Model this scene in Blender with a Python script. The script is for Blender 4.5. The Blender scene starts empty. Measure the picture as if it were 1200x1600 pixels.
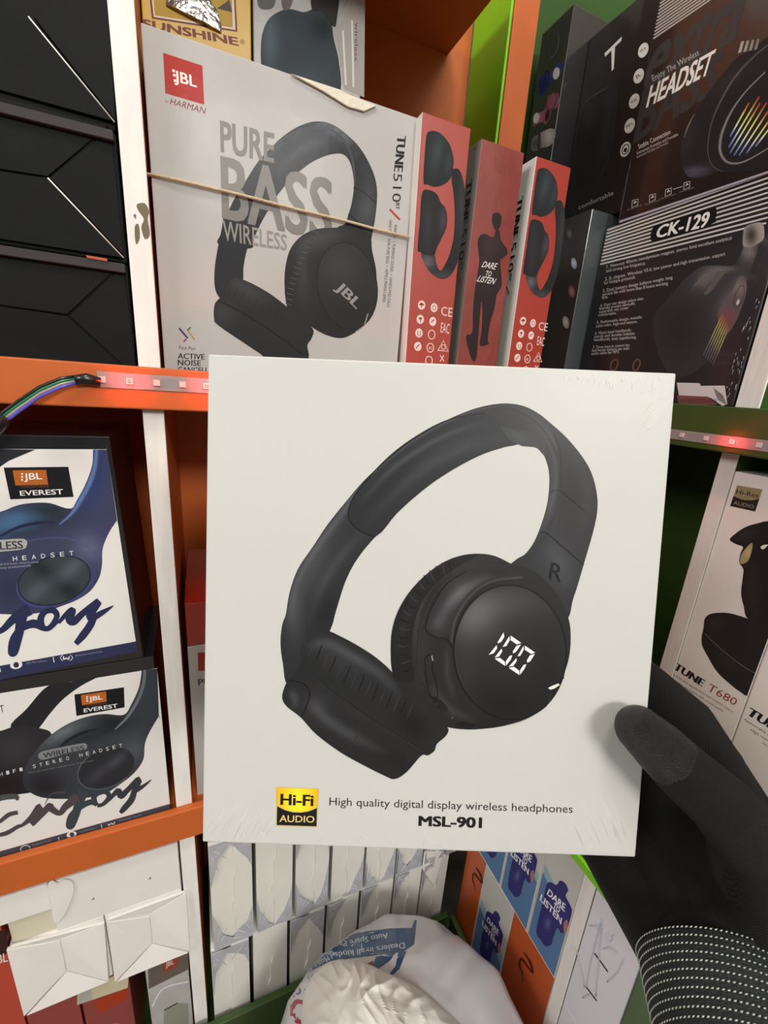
import bpy, bmesh, math, random
from mathutils import Vector, Matrix, geometry, noise
from mathutils.bvhtree import BVHTree
random.seed(7)
scene = bpy.context.scene
COL = scene.collection

# ------------------------------------------------------------------ camera
F_PX = 672.775
YAW, PITCH, ROLL = 0.41595608, 0.28447203, -0.07251728
CAM = Vector((0.0, 0.0, 0.95))
_cy, _sy, _cp, _sp = math.cos(YAW), math.sin(YAW), math.cos(PITCH), math.sin(PITCH)
_fwd = Vector((_sy*_cp, _cy*_cp, -_sp)); _r0 = Vector((_cy, -_sy, 0)); _d0 = _fwd.cross(_r0)
_right = math.cos(ROLL)*_r0 + math.sin(ROLL)*_d0
_down = -math.sin(ROLL)*_r0 + math.cos(ROLL)*_d0
cam_data = bpy.data.cameras.new('camera')
cam_data.sensor_fit = 'VERTICAL'; cam_data.sensor_height = 24.0
cam_data.lens = F_PX/1600.0*24.0
cam_data.clip_start = 0.005; cam_data.clip_end = 50
cam = bpy.data.objects.new('camera', cam_data); COL.objects.link(cam)
_u = -_down; _b = -_fwd
cam.matrix_world = Matrix(((_right.x, _u.x, _b.x, CAM.x), (_right.y, _u.y, _b.y, CAM.y), (_right.z, _u.z, _b.z, CAM.z), (0, 0, 0, 1)))
scene.camera = cam

# ------------------------------------------------------------------ world, lamps, exposure
world = bpy.data.worlds.new('world'); scene.world = world; world.use_nodes = True
world.node_tree.nodes['Background'].inputs[0].default_value = (1.0, 0.97, 0.93, 1)
world.node_tree.nodes['Background'].inputs[1].default_value = 0.055
def area_lamp(name, loc, target, sx, sy, power, color):
    d = bpy.data.lights.new(name, 'AREA'); d.shape = 'RECTANGLE'; d.size = sx; d.size_y = sy
    d.energy = power; d.color = color
    o = bpy.data.objects.new(name, d); COL.objects.link(o); o.location = loc
    o.rotation_euler = (Vector(target)-Vector(loc)).to_track_quat('-Z', 'Y').to_euler()
    return o
area_lamp('shop_tube_light', (0.62, -2.40, 2.22), (0.1, 0.3, 0.75), 1.2, 0.5, 66, (1.0, 0.975, 0.94))
area_lamp('side_fill_light', (-1.95, -0.62, 1.95), (0.3, 0.25, 0.75), 0.9, 0.6, 21, (1.0, 0.98, 0.95))  # unseen fill lamp, added to brighten the right-hand box fronts
area_lamp('ceiling_lamp_light', (-0.08, -0.24, 2.40), (0.1, 0.15, 0.8), 0.4, 0.2, 8, (1.0, 0.97, 0.92))
vs = scene.view_settings
vs.view_transform = 'Standard'; vs.look = 'None'; vs.gamma = 1.0; vs.use_curve_mapping = False
vs.exposure = 0.32

# ------------------------------------------------------------------ pixel helpers (1200 x 1600 frame)
def ray(p):
    return (_right*((p[0]-600)/F_PX) + _down*((p[1]-800)/F_PX) + _fwd)
def onY(p, D): v = ray(p); return v*(D/v.y) + CAM
def onX(p, D): v = ray(p); return v*(D/v.x) + CAM
def atD(p, d): return ray(p)*d + CAM
def W(x, y, z): return Vector((x, y, z)) + CAM          # camera-height-relative place
class Crop:
    def __init__(s, ox, oy, k): s.o = (ox, oy); s.k = k
    def __call__(s, *pts):
        r = [(s.o[0]+p[0]*s.k, s.o[1]+p[1]*s.k) for p in pts]
        return r
    def one(s, x, y): return (s.o[0]+x*s.k, s.o[1]+y*s.k)

# ------------------------------------------------------------------ materials
def lin(c):
    return tuple(((v/255)/12.92 if v/255 <= 0.04045 else ((v/255+0.055)/1.055)**2.4) for v in c)
MATS = {}
def mat(name, rgb=None, rough=0.5, coat=0.0, bump=0.0, bscale=300, var=0.0, vscale=20, metal=0.0, spec=0.5, crough=0.1, stretch=None, attr=False, sheen=0.0):
    if name in MATS: return MATS[name]
    m = bpy.data.materials.new(name); m.use_nodes = True; nt = m.node_tree; N = nt.nodes; L = nt.links
    b = N['Principled BSDF']
    b.inputs['Roughness'].default_value = rough; b.inputs['Metallic'].default_value = metal
    b.inputs['Coat Weight'].default_value = coat; b.inputs['Coat Roughness'].default_value = crough
    b.inputs['Specular IOR Level'].default_value = spec
    if sheen: b.inputs['Sheen Weight'].default_value = sheen
    tc = N.new('ShaderNodeTexCoord'); mp = N.new('ShaderNodeMapping'); L.new(tc.outputs['Object'], mp.inputs[0])
    if stretch: mp.inputs['Scale'].default_value = stretch
    if attr:
        a = N.new('ShaderNodeVertexColor'); a.layer_name = 'Col'; L.new(a.outputs[0], b.inputs['Base Color'])
    else:
        c = lin(rgb)
        if var:
            nz = N.new('ShaderNodeTexNoise'); nz.inputs['Scale'].default_value = vscale; nz.inputs['Detail'].default_value = 6
            L.new(mp.outputs[0], nz.inputs['Vector'])
            rp = N.new('ShaderNodeValToRGB'); rp.color_ramp.elements[0].position = 0.3; rp.color_ramp.elements[1].position = 0.7
            rp.color_ramp.elements[0].color = (*[max(0, v*(1-var)) for v in c], 1); rp.color_ramp.elements[1].color = (*[min(1, v*(1+var*0.6)) for v in c], 1)
            L.new(nz.outputs['Fac'], rp.inputs[0]); L.new(rp.outputs[0], b.inputs['Base Color'])
        else: b.inputs['Base Color'].default_value = (*c, 1)
    if bump:
        nz2 = N.new('ShaderNodeTexNoise'); nz2.inputs['Scale'].default_value = bscale; nz2.inputs['Detail'].default_value = 4
        L.new(mp.outputs[0], nz2.inputs['Vector'])
        bp = N.new('ShaderNodeBump'); bp.inputs['Strength'].default_value = bump; bp.inputs['Distance'].default_value = 0.002
        L.new(nz2.outputs['Fac'], bp.inputs['Height']); L.new(bp.outputs[0], b.inputs['Normal'])
        if coat: L.new(bp.outputs[0], b.inputs['Coat Normal'])
    MATS[name] = m; return m
def emit(name, rgb, strength):
    m = bpy.data.materials.new(name); m.use_nodes = True; b = m.node_tree.nodes['Principled BSDF']
    b.inputs['Base Color'].default_value = (*lin(rgb), 1); b.inputs['Emission Color'].default_value = (*lin(rgb), 1); b.inputs['Emission Strength'].default_value = strength
    MATS[name] = m; return m
M_PRINT = mat('print_ink', attr=True, rough=0.5, coat=0.1, crough=0.25, spec=0.35)
M_PRINTG = mat('print_ink_wrapped', attr=True, rough=0.6, coat=0.05, crough=0.12, spec=0.22, bump=0.12, bscale=35)
M_WHITE = mat('white_card', (236, 233, 226), 0.5, 0.25, var=0.03, vscale=9, crough=0.25)
M_WHITEW = mat('white_card_wrapped', (233, 230, 224), 0.4, 0.5, bump=0.12, bscale=35, var=0.04, vscale=8)
M_GREYCARD = mat('greyish_white_card', (177, 174, 171), 0.6, 0.05, spec=0.25, bump=0.15, bscale=30, var=0.06, vscale=15)
M_RED = mat('red_card', (156, 50, 38), 0.4, 0.5, bump=0.12, bscale=35)
M_DKRED = mat('dark_red_card', (128, 48, 42), 0.35, 0.6, bump=0.3, bscale=40, var=0.15, vscale=30)
M_BLACK = mat('black_card', (24, 25, 26), 0.45, 0.25, bump=0.1, bscale=60, var=0.1, vscale=14)
M_BLACKW = mat('black_card_wrapped', (30, 29, 31), 0.35, 0.8, bump=0.22, bscale=28, crough=0.06)
M_DKCARD = mat('dark_grey_card', (58, 60, 62), 0.4, 0.5, bump=0.1, bscale=35)
M_MATTEBLACK = mat('matt_black_card', (11, 13, 14), 0.7, 0.0, spec=0.2, var=0.15, vscale=16)
M_ORANGE = mat('orange_paint', (190, 92, 30), 0.55, 0.1, bump=0.15, bscale=60, var=0.1, vscale=12)
M_GREEN = mat('green_paint', (48, 76, 24), 0.5, 0.15, bump=0.2, bscale=70, var=0.12, vscale=14)
M_LIME = mat('lime_paint', (118, 196, 14), 0.5, 0.1, bump=0.1, bscale=60, var=0.06, vscale=10)
M_WOODW = mat('white_painted_edge', (234, 230, 225), 0.6, bump=0.25, bscale=80, var=0.09, vscale=30, stretch=(3, 3, 0.5))
M_CARDCORE = mat('card_core', (222, 220, 214), 0.7)

# ------------------------------------------------------------------ mesh helpers
def link(name, me, parent=None, mats=None, loc=None):
    o = bpy.data.objects.new(name, me); COL.objects.link(o)
    if mats:
        for m in (mats if isinstance(mats, (list, tuple)) else [mats]): me.materials.append(m)
    if parent: o.parent = parent
    if loc is not None: o.location = loc
    return o
def tag(o, label, cat, group=None, kind=None):
    o['label'] = label; o['category'] = cat
    if group: o['group'] = group
    if kind: o['kind'] = kind
    return o
def thing(name, label, cat, loc, group=None):
    o = bpy.data.objects.new(name, None); COL.objects.link(o); o.empty_display_size = 0.02
    o.location = loc; tag(o, label, cat, group); return o
def base_of(pts):
    n = len(pts); return Vector((sum(p.x for p in pts)/n, sum(p.y for p in pts)/n, min(p.z for p in pts)))
def mesh_from(verts, faces, org, name='m', smooth=False):
    me = bpy.data.meshes.new(name); me.from_pydata([tuple(Vector(v)-org) for v in verts], [], faces); me.update()
    if smooth:
        for p in me.polygons: p.use_smooth = True
    return me
def bm_to(bm, name, org=None):
    if org is not None: bmesh.ops.translate(bm, verts=bm.verts, vec=-Vector(org))
    me = bpy.data.meshes.new(name); bm.to_mesh(me); bm.free(); return me
def bm_prism(front, back, bevel=0.0006, seg=2):
    bm = bmesh.new()
    f = [bm.verts.new(p) for p in front]; b = [bm.verts.new(p) for p in back]
    bm.faces.new(f); bm.faces.new(list(reversed(b)))
    n = len(f)
    for i in range(n):
        j = (i+1) % n; bm.faces.new((f[j], f[i], b[i], b[j]))
    bmesh.ops.recalc_face_normals(bm, faces=bm.faces)
    if bevel: bmesh.ops.bevel(bm, geom=list(bm.edges), offset=bevel, segments=seg, profile=0.5, affect='EDGES')
    return bm
def box_bm(a, b, bevel=0.001):
    (x0, y0, z0), (x1, y1, z1) = a, b
    return bm_prism([Vector((x0, y0, z0)), Vector((x1, y0, z0)), Vector((x1, y0, z1)), Vector((x0, y0, z1))],
                    [Vector((x0, y1, z0)), Vector((x1, y1, z0)), Vector((x1, y1, z1)), Vector((x0, y1, z1))], bevel)
def box_part(name, a, b, m, parent, bevel=0.001):
    """a, b camera-relative corners"""
    org = Vector(parent.location) if parent else None
    bm = box_bm(Vector(a)+CAM, Vector(b)+CAM, bevel)
    if parent is None:
        org = (Vector(a)+Vector(b))/2+CAM
        return link(name, bm_to(bm, name, org), None, m, org)
    return link(name, bm_to(bm, name, org), parent, m)
def tube_bm(bm, pts, r, seg=8, cap=True):
    rings = []
    n = len(pts)
    for i, p in enumerate(pts):
        p = Vector(p); t = (Vector(pts[min(i+1, n-1)])-Vector(pts[max(i-1, 0)])).normalized()
        a = t.orthogonal().normalized() if i == 0 else (pa - t*pa.dot(t)).normalized()
        pa = a; b = t.cross(a); rr = r[i] if isinstance(r, (list, tuple)) else r
        rings.append([bm.verts.new(p+(a*math.cos(2*math.pi*k/seg)+b*math.sin(2*math.pi*k/seg))*rr) for k in range(seg)])
    for i in range(n-1):
        for k in range(seg):
            f = bm.faces.new((rings[i][k], rings[i][(k+1) % seg], rings[i+1][(k+1) % seg], rings[i+1][k])); f.smooth = True
    if cap:
        bm.faces.new(list(reversed(rings[0]))); bm.faces.new(rings[-1])
def catmull(pts, closed, n=6):
    P = [Vector((p[0], p[1])) for p in pts]; out = []; m = len(P)
    rng = range(m) if closed else range(m-1)
    for i in rng:
        if closed: p0, p1, p2, p3 = P[i-1], P[i], P[(i+1) % m], P[(i+2) % m]
        else: p0, p1, p2, p3 = P[max(i-1, 0)], P[i], P[i+1], P[min(i+2, m-1)]
        for k in range(n):
            t = k/n
            out.append(0.5*((2*p1)+(p2-p0)*t+(2*p0-5*p1+4*p2-p3)*t*t+(3*p1-p0-3*p2+p3)*t**3))
    if not closed: out.append(P[-1])
    return [(v.x, v.y) for v in out]

# ------------------------------------------------------------------ printed artwork
GLY = {}
def glyphs(s, bold=0.0, space=1.0, res=3):
    key = (s, bold, space, res)
    if key in GLY: return GLY[key]
    cu = bpy.data.curves.new('t', 'FONT'); cu.body = s; cu.resolution_u = res; cu.offset = bold; cu.space_character = space
    ob = bpy.data.objects.new('t', cu); COL.objects.link(ob)
    bpy.context.view_layer.update()
    me = bpy.data.meshes.new_from_object(ob.evaluated_get(bpy.context.evaluated_depsgraph_get()))
    me.calc_loop_triangles()
    v = [(a.co.x, a.co.y) for a in me.vertices]; t = [tuple(l.vertices) for l in me.loop_triangles]
    bpy.data.objects.remove(ob); bpy.data.curves.remove(cu); bpy.data.meshes.remove(me)
    xs = [a[0] for a in v]; ys = [a[1] for a in v]
    GLY[key] = (v, t, min(xs), max(xs), min(ys), max(ys)); return GLY[key]
def capheight(bold=0.0):
    g = glyphs('H', bold); return g[5]
class Art:
    """flat print on a surface; mp maps a picture point to a point of the surface, nrm is its outward normal"""
    def __init__(s, mp, nrm, parent, material=None):
        s.mp, s.n, s.par, s.m = mp, nrm, parent, material or M_PRINT
        s.reset(); s.layer = 1
    def reset(s): s.v, s.f, s.c, s.k = [], [], [], 0
    def P(s, p, lay):
        q = s.mp(p)
        if isinstance(q, tuple): q, n = q
        else: n = s.n
        return q + n*(0.00004*lay+0.00002)
    def add(s, pts, tris, cols, lay, rise=0.0):
        s.k += 1; lay += 0.012*s.k; m = max(1, len(pts)-1)
        o = len(s.v); s.v += [s.P(p, lay+rise*i/m) for i, p in enumerate(pts)]; s.f += [tuple(o+i for i in t) for t in tris]; s.c += cols
    def fill(s, pts, col, blobs=None, smooth=True, lay=None, n=5, grid=None):
        lay = s.layer if lay is None else lay
        if smooth: pts = catmull(pts, True, n)
        if not blobs:
            tr = geometry.tessellate_polygon([[Vector((p[0], p[1], 0)) for p in pts]])
            s.add(pts, tr, [lin(col)]*len(pts), lay); return
        xs = [p[0] for p in pts]; ys = [p[1] for p in pts]
        g = grid or max(2.0, max(max(xs)-min(xs), max(ys)-min(ys))/26)
        V = [Vector(p) for p in pts]; E = [(i, (i+1) % len(pts)) for i in range(len(pts))]
        def inside(x, y):
            r = False; j = len(pts)-1
            for i in range(len(pts)):
                if (ys[i] > y) != (ys[j] > y) and x < (xs[j]-xs[i])*(y-ys[i])/(ys[j]-ys[i])+xs[i]: r = not r
                j = i
            return r
        y = min(ys)+g/2
        while y < max(ys):
            x = min(xs)+g/2
            while x < max(xs):
                if inside(x, y): V.append(Vector((x, y)))
                x += g
            y += g
        rv, _, rf, *_r = geometry.delaunay_2d_cdt(V, E, [], 1, 1e-4)
        cols = []
        for q in rv:
            c = list(col)
            for (bx, by, rx, ry, ang, dc) in blobs:
                dx, dy = q.x-bx, q.y-by; ca, sa = math.cos(math.radians(ang)), math.sin(math.radians(ang))
                u, w = (dx*ca+dy*sa)/rx, (-dx*sa+dy*ca)/ry
                k = math.exp(-(u*u+w*w))
                for i in range(3): c[i] += k*dc[i]
            cols.append(lin([min(255, max(0, v)) for v in c]))
        s.add([(q.x, q.y) for q in rv], [tuple(f) for f in rf], cols, lay)
    def stroke(s, pts, w, cols, smooth=True, lay=None, n=6):
        """cols: one colour, or list of colours across the ribbon; w: width or list of widths"""
        lay = s.layer if lay is None else lay
        W0 = w if isinstance(w, (list, tuple)) else [w]*len(pts)
        if smooth and len(pts) > 2:
            q = catmull(pts, False, n); m = len(q); ws = []
            for i in range(m):
                t = i/n; a = min(int(t), len(W0)-2); ws.append(W0[a]+(W0[a+1]-W0[a])*(t-a))
            pts = q
        else: ws = list(W0)
        if not isinstance(cols[0], (list, tuple)): cols = [cols, cols]
        k = len(cols); V = []; C = []; T = []
        for i, p in enumerate(pts):
            a = pts[max(i-1, 0)]; b = pts[min(i+1, len(pts)-1)]
            dx, dy = b[0]-a[0], b[1]-a[1]; L = math.hypot(dx, dy) or 1
            nx, ny = -dy/L, dx/L
            for j in range(k):
                o = (j/(k-1)-0.5)*ws[i]; V.append((p[0]+nx*o, p[1]+ny*o)); C.append(lin(cols[j]))
        for i in range(len(pts)-1):
            for j in range(k-1):
                a = i*k+j; T += [(a, a+1, a+k+1), (a, a+k+1, a+k)]
        s.add(V, T, C, lay, 0.25 if len(pts) > 3 else 0.0)
    def grad_line(s, p0, p1, w, cols, lay=None):
        lay = s.layer if lay is None else lay
        n = len(cols); dx, dy = p1[0]-p0[0], p1[1]-p0[1]; L = math.hypot(dx, dy); nx, ny = -dy/L*w/2, dx/L*w/2
        V = []; C = []; T = []
        for i, c in enumerate(cols):
            t = i/(n-1); x, y = p0[0]+dx*t, p0[1]+dy*t; V += [(x+nx, y+ny), (x-nx, y-ny)]; C += [lin(c)]*2
            if i: a = 2*i-2; T += [(a, a+1, a+3), (a, a+3, a+2)]
        s.add(V, T, C, lay)
    def ellipse(s, c, rx, ry, ang, col, blobs=None, lay=None, n=36, grid=None):
        ca, sa = math.cos(math.radians(ang)), math.sin(math.radians(ang))
        pts = [(c[0]+rx*math.cos(t)*ca-ry*math.sin(t)*sa, c[1]+rx*math.cos(t)*sa+ry*math.sin(t)*ca) for t in [2*math.pi*i/n for i in range(n)]]
        s.fill(pts, col, blobs, False, lay, grid=grid)
    def ring(s, c, rx, ry, ang, w, col, lay=None, a0=0, a1=360, n=30):
        ca, sa = math.cos(math.radians(ang)), math.sin(math.radians(ang))
        pts = []
        for i in range(n+1):
            t = math.radians(a0+(a1-a0)*i/n); pts.append((c[0]+rx*math.cos(t)*ca-ry*math.sin(t)*sa, c[1]+rx*math.cos(t)*sa+ry*math.sin(t)*ca))
        s.stroke(pts, w, col, False, lay)
    def textq(s, txt, quad, col, bold=0.0, lay=None, space=1.0, res=3, shear=0.0):
        """ink box of txt mapped on the quad TL TR BR BL"""
        lay = s.layer if lay is None else lay
        v, t, x0, x1, y0, y1 = glyphs(txt, 0.0, space, res)
        TL, TR, BR, BL = quad
        bo = max(0.0, bold)
        for ox, oy in (((-bo, -bo*0.5), (bo, bo*0.5), (-bo, bo*0.5), (bo, -bo*0.5), (0, 0)) if bo else ((0, 0),)):
            pts = []
            for x, y in v:
                a = (x+ox-x0+bo)/(x1-x0+2*bo); b = (y+oy-y0+bo*0.5)/(y1-y0+bo); a += shear*(b-0.5)
                pts.append(tuple((BL[i]*(1-a)+BR[i]*a)*(1-b)+(TL[i]*(1-a)+TR[i]*a)*b for i in (0, 1)))
            s.add(pts, t, [lin(col)]*len(pts), lay)
    def text(s, txt, p0, p1, h, col, bold=0.0, lay=None, space=1.0, res=2, up=None, shear=0.0):
        """baseline p0 to p1, cap height h (px); up: direction of the letters' height"""
        lay = s.layer if lay is None else lay
        v, t, x0, x1, y0, y1 = glyphs(txt, 0.0, space, res); H = capheight(); bo = max(0.0, bold)
        dx, dy = p1[0]-p0[0], p1[1]-p0[1]; L = math.hypot(dx, dy)
        if up is None: up = (dy/L, -dx/L)
        k = math.hypot(*up); up = (up[0]/k, up[1]/k)
        for ox in ((-bo, 0, bo) if bo else (0,)):
            pts = []
            for x, y in v:
                a = (x+ox-x0+bo)/(x1-x0+2*bo); b = y/H*h; a += shear*b/L
                pts.append((p0[0]+dx*a+up[0]*b, p0[1]+dy*a+up[1]*b))
            s.add(pts, t, [lin(col)]*len(pts), lay)
    def flush(s, name, material=None, parent=None, label=None):
        if not s.v: return None
        par = parent or s.par; org = Vector(par.location)
        if par.parent: org = org + Vector(par.parent.location)
        me = bpy.data.meshes.new(name); me.from_pydata([tuple(p-org) for p in s.v], [], s.f); me.update()
        ca = me.color_attributes.new('Col', 'FLOAT_COLOR', 'POINT')
        for i, c in enumerate(s.c):
            y = 0.3*c[0]+0.6*c[1]+0.1*c[2]; k = 0.74+0.26*min(1, max(0, (y-0.2)/0.4)); ca.data[i].color = (c[0]*k, c[1]*k, c[2]*k, 1)
        o = link(name, me, par, material or s.m); s.reset()
        if label: o['label'] = label
        return o

def sheen(pts, w, amp, tint=1.04, n=4):
    """soft light streak of a printed photograph: a row of overlapping blobs along a path"""
    q = catmull(pts, False, n); out = []
    for i in range(len(q)-1):
        (x0, y0), (x1, y1) = q[i], q[i+1]; L = math.hypot(x1-x0, y1-y0)
        t = (i+0.5)/(len(q)-1); k = amp*0.62*math.sin(math.pi*min(1, max(0, t)))**0.6
        out.append(((x0+x1)/2, (y0+y1)/2, L*0.9, w, math.degrees(math.atan2(y1-y0, x1-x0)), (k, k, k*tint)))
    return out
# ------------------------------------------------------------------ cartons
def carton(name, label, P, depth_dir, depth, m, cat='box', group=None, side=None, top=None, bevel=0.0008):
    """P: front corners TL TR BR BL in the world; depth_dir unit vector away from the viewer"""
    P = [Vector(p) for p in P]; dd = Vector(depth_dir); Bk = [p+dd*depth for p in P]
    root = thing(name, label, cat, base_of(P+Bk), group)
    bm = bm_prism(P, Bk, bevel); org = Vector(root.location)
    bm.normal_update()
    for f in bm.faces:
        f.material_index = 0
        if abs(f.normal.dot(dd)) < 0.5:
            f.material_index = 2 if abs(f.normal.z) > 0.7 else 1
    link('body', bm_to(bm, 'body', org), root, [m, side or m, top or side or m])
    return root
BY, BX = Vector((0, 1, 0)), Vector((1, 0, 0))
def rectY(x0, x1, z0, z1, D): return [W(x0, D, z1), W(x1, D, z1), W(x1, D, z0), W(x0, D, z0)]
def rectX(y0, y1, z0, z1, D):   # y0 far (left in view), y1 near (right in view)
    return [W(D, y0, z1), W(D, y1, z1), W(D, y1, z0), W(D, y0, z0)]
def artY(D, parent, m=None, shift=(0, 0, 0)):
    s = Vector(shift); return Art(lambda p: onY(p, D)+s, Vector((0, -1, 0)), parent, m)
def artX(D, parent, m=None, shift=(0, 0, 0)):
    s = Vector(shift); return Art(lambda p: onX(p, D)+s, Vector((-1, 0, 0)), parent, m)
# ================================================================== setting
def struct(name, a, b, m, label):
    o = box_part(name, a, b, m, None, 0.0); o['kind'] = 'structure'; o['label'] = label; return o
M_FLOOR = mat('concrete_floor', (120, 112, 104), 0.7, bump=0.2, bscale=30, var=0.15, vscale=6)
M_WALL = mat('wall_paint', (205, 198, 186), 0.8, var=0.05, vscale=4)
struct('floor', (-2.6, -3.2, -0.97), (0.82, 0.68, -0.95), M_FLOOR, 'grey concrete shop floor')
struct('ceiling', (-2.6, -3.2, 1.65), (0.82, 0.68, 1.67), M_WALL, 'pale painted ceiling of the shop')
struct('wall_back', (-2.6, 0.665, -0.95), (0.82, 0.68, 1.65), M_WALL, 'pale wall behind the orange shelves')
struct('wall_right', (0.81, -3.2, -0.95), (0.825, 0.665, 1.65), M_WALL, 'pale wall behind the green shelves')

# ================================================================== orange wall shelving
os_ = thing('orange_shelving', 'orange painted wooden wall shelving with white-edged upright divider', 'shelving', W(0, 0.5, -0.95))
XL, XR = -0.62, 0.344
box_part('back_panel', (XL, 0.61, -0.95), (XR, 0.62, 0.62), M_ORANGE, os_)
for (zs, z0, z1) in ((-0.020, -0.0300, 0.0012), (-0.442, -0.4715, -0.4335)):
    box_part('shelf_board', (XL, 0.3885, z0), (XR, 0.6095, zs), M_ORANGE, os_)
    e = box_part('shelf_edge', (XL, 0.380, z0), (XR, 0.388, z1), M_ORANGE, os_, 0.0012)
box_part('base_board', (XL, 0.3805, -0.85), (XR-0.02, 0.6095, -0.83), M_GREEN, os_)
e = box_part('base_edge', (XL, 0.372, -0.948), (XR-0.02, 0.380, -0.787), M_GREEN, os_, 0.0012); e['label'] = 'dark green bottom edge board'
box_part('top_board', (XL, 0.376, 0.405), (0.312, 0.6095, 0.418), M_ORANGE, os_)  # added top board, sized to keep the orange back panel in shade
box_part('top_edge', (XL, 0.368, 0.330), (0.312, 0.3755, 0.418), M_ORANGE, os_)  # added lip above the view, blocks lamp light from the back panel
for (z0, z1) in ((-0.0195, 0.4045), (-0.4415, -0.0305), (-0.8295, -0.472)):
    d = box_part('divider_board', (-0.039, 0.3905, z0), (-0.025, 0.6095, z1), M_ORANGE, os_)
    w = box_part('divider_edge', (-0.0395, 0.3885, z0), (-0.0245, 0.3905, z1), M_WOODW, os_, 0.0006); w['label'] = 'rough white painted edge strip'
box_part('end_panel', (0.3445, 0.53, -0.0195), (0.348, 0.6095, 0.62), M_LIME, os_)['label'] = 'bright lime green inner side'
box_part('end_board', (0.3482, 0.528, -0.0195), (0.382, 0.6095, 0.62), M_ORANGE, os_)
# ================================================================== green wall shelving
gs = thing('green_shelving', 'green painted wooden shelving along the right wall with white-edged dividers', 'shelving', W(0.6, 0.2, -0.95))
box_part('back_panel', (0.795, -0.3, -0.95), (0.808, 0.664, 0.62), M_GREEN, gs)
box_part('corner_panel', (0.385, 0.652, -0.95), (0.794, 0.664, 0.75), mat('shaded_green_paint', (44, 84, 10), 0.6, 0.1, var=0.1), gs)  # shade of the corner is put into the darker green
box_part('shelf_board', (0.4785, -0.3, -0.040), (0.7945, 0.651, 0.0030), M_GREEN, gs)
box_part('shelf_edge', (0.470, -0.3, -0.0395), (0.478, 0.651, 0.0040), M_GREEN, gs, 0.0015)
box_part('top_board', (0.335, -0.3, -0.448), (0.7945, 0.3715, -0.430), M_GREEN, gs)
box_part('top_edge', (0.331, -0.3, -0.4485), (0.3349, 0.3715, -0.4385), M_LIME, gs, 0.0008)['label'] = 'bright green front edge'
box_part('base_board', (0.335, -0.3, -0.85), (0.7945, 0.3715, -0.83), M_GREEN, gs)
box_part('base_edge', (0.327, -0.3, -0.948), (0.3345, 0.3715, -0.787), M_GREEN, gs, 0.0012)
for (x, y0, y1, z0, z1) in ((0.4905, 0.2505, 0.2705, 0.0035, 0.62), (0.4925, 0.256, 0.2712, -0.4295, -0.0405), (0.337, 0.186, 0.199, -0.8295, -0.4485)):
    box_part('divider_board', (x+0.002, y0, z0), (0.7945, y1, z1), M_GREEN, gs)
    box_part('divider_edge', (x, y0-0.0004, z0), (x+0.002, y1+0.0004, z1), M_WOODW, gs, 0.0006)['label'] = 'white painted edge strip'

# ================================================================== LED strips
M_TAPE = mat('white_led_tape', (150, 140, 138), 0.35, 0.4)
M_CHIP = mat('led_chip', (205, 196, 188), 0.3, 0.5)
M_SLEEVE = mat('black_sleeve', (18, 18, 19), 0.35, 0.3)
M_LIT = emit('red_led_lit', (255, 36, 4), 3.2)
def led(parent, p, n, lit, mapf):
    c = mapf(p); org = Vector(parent.location)
    t = Vector((1, 0, 0)) if abs(n.y) > 0.5 else Vector((0, 1, 0)); up = Vector((0, 0, 1))
    def chip(w, h, d, off):
        f = [c+t*(w*a)+up*(h*b)+n*(off+d) for a, b in ((-1, 1), (1, 1), (1, -1), (-1, -1))]
        bk = [q-n*d for q in f]
        return bm_to(bm_prism(f, bk, 0.0002, 1), 'chip', org)
    lc = link('led_chip', chip(0.0022, 0.0022, 0.0012, 0.0007), parent, M_CHIP)
    if lit:
        o = link('led_lens', chip(0.0013, 0.0013, 0.0006, 0.0019), lc, M_LIT)
        d = bpy.data.lights.new('red_led_light', 'POINT'); d.energy = 0.03; d.color = (1, 0.02, 0.02); d.shadow_soft_size = 0.0008
        l = bpy.data.objects.new('red_led_light', d); COL.objects.link(l); l.location = c+n*0.0042-org; l.parent = parent
ls = thing('led_strip', 'white LED strip with red light and coloured wires on the orange shelf edge', 'LED strip', onY((203, 600), 0.3795))
nY, nX = Vector((0, -1, 0)), Vector((-1, 0, 0))
zt = onY((203, 597), 0.38).z
def quadpart(name, P, n, d, m, parent):
    f = [p+n*d for p in P]; return link(name, bm_to(bm_prism(f, P, 0.0002, 1), name, Vector(parent.location)), parent, m)
xa, xb = onY((153, 597), 0.38).x, 0.33
quadpart('tape', [Vector((xa, 0.3798, zt+0.0062)), Vector((xb, 0.3798, zt+0.0062)), Vector((xb, 0.3798, zt-0.0050)), Vector((xa, 0.3798, zt-0.0050))], nY, 0.0006, M_TAPE, ls)
for i, (px, lit) in enumerate(((160, 0), (203, 1), (245, 0), (285, 0), (322, 1))):
    p = onY((px, 597), 0.3795); p.z = zt+0.0006
    led(ls, p, nY, lit, lambda q: Vector(q))
for i in range(1, 9):
    led(ls, Vector((onY((322, 597), 0.3795).x+0.0205*i*1.0, 0.3795, zt+0.0006)), nY, i % 4 == 0, lambda q: Vector(q))
bm = bmesh.new(); tube_bm(bm, [onY((118, 594), 0.376), onY((135, 592), 0.3765), onY((157, 597), 0.378)], [0.0036, 0.0040, 0.0034], 10)
link('heat_shrink_sleeve', bm_to(bm, 'sleeve', Vector(ls.location)), ls, M_SLEEVE)
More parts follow.
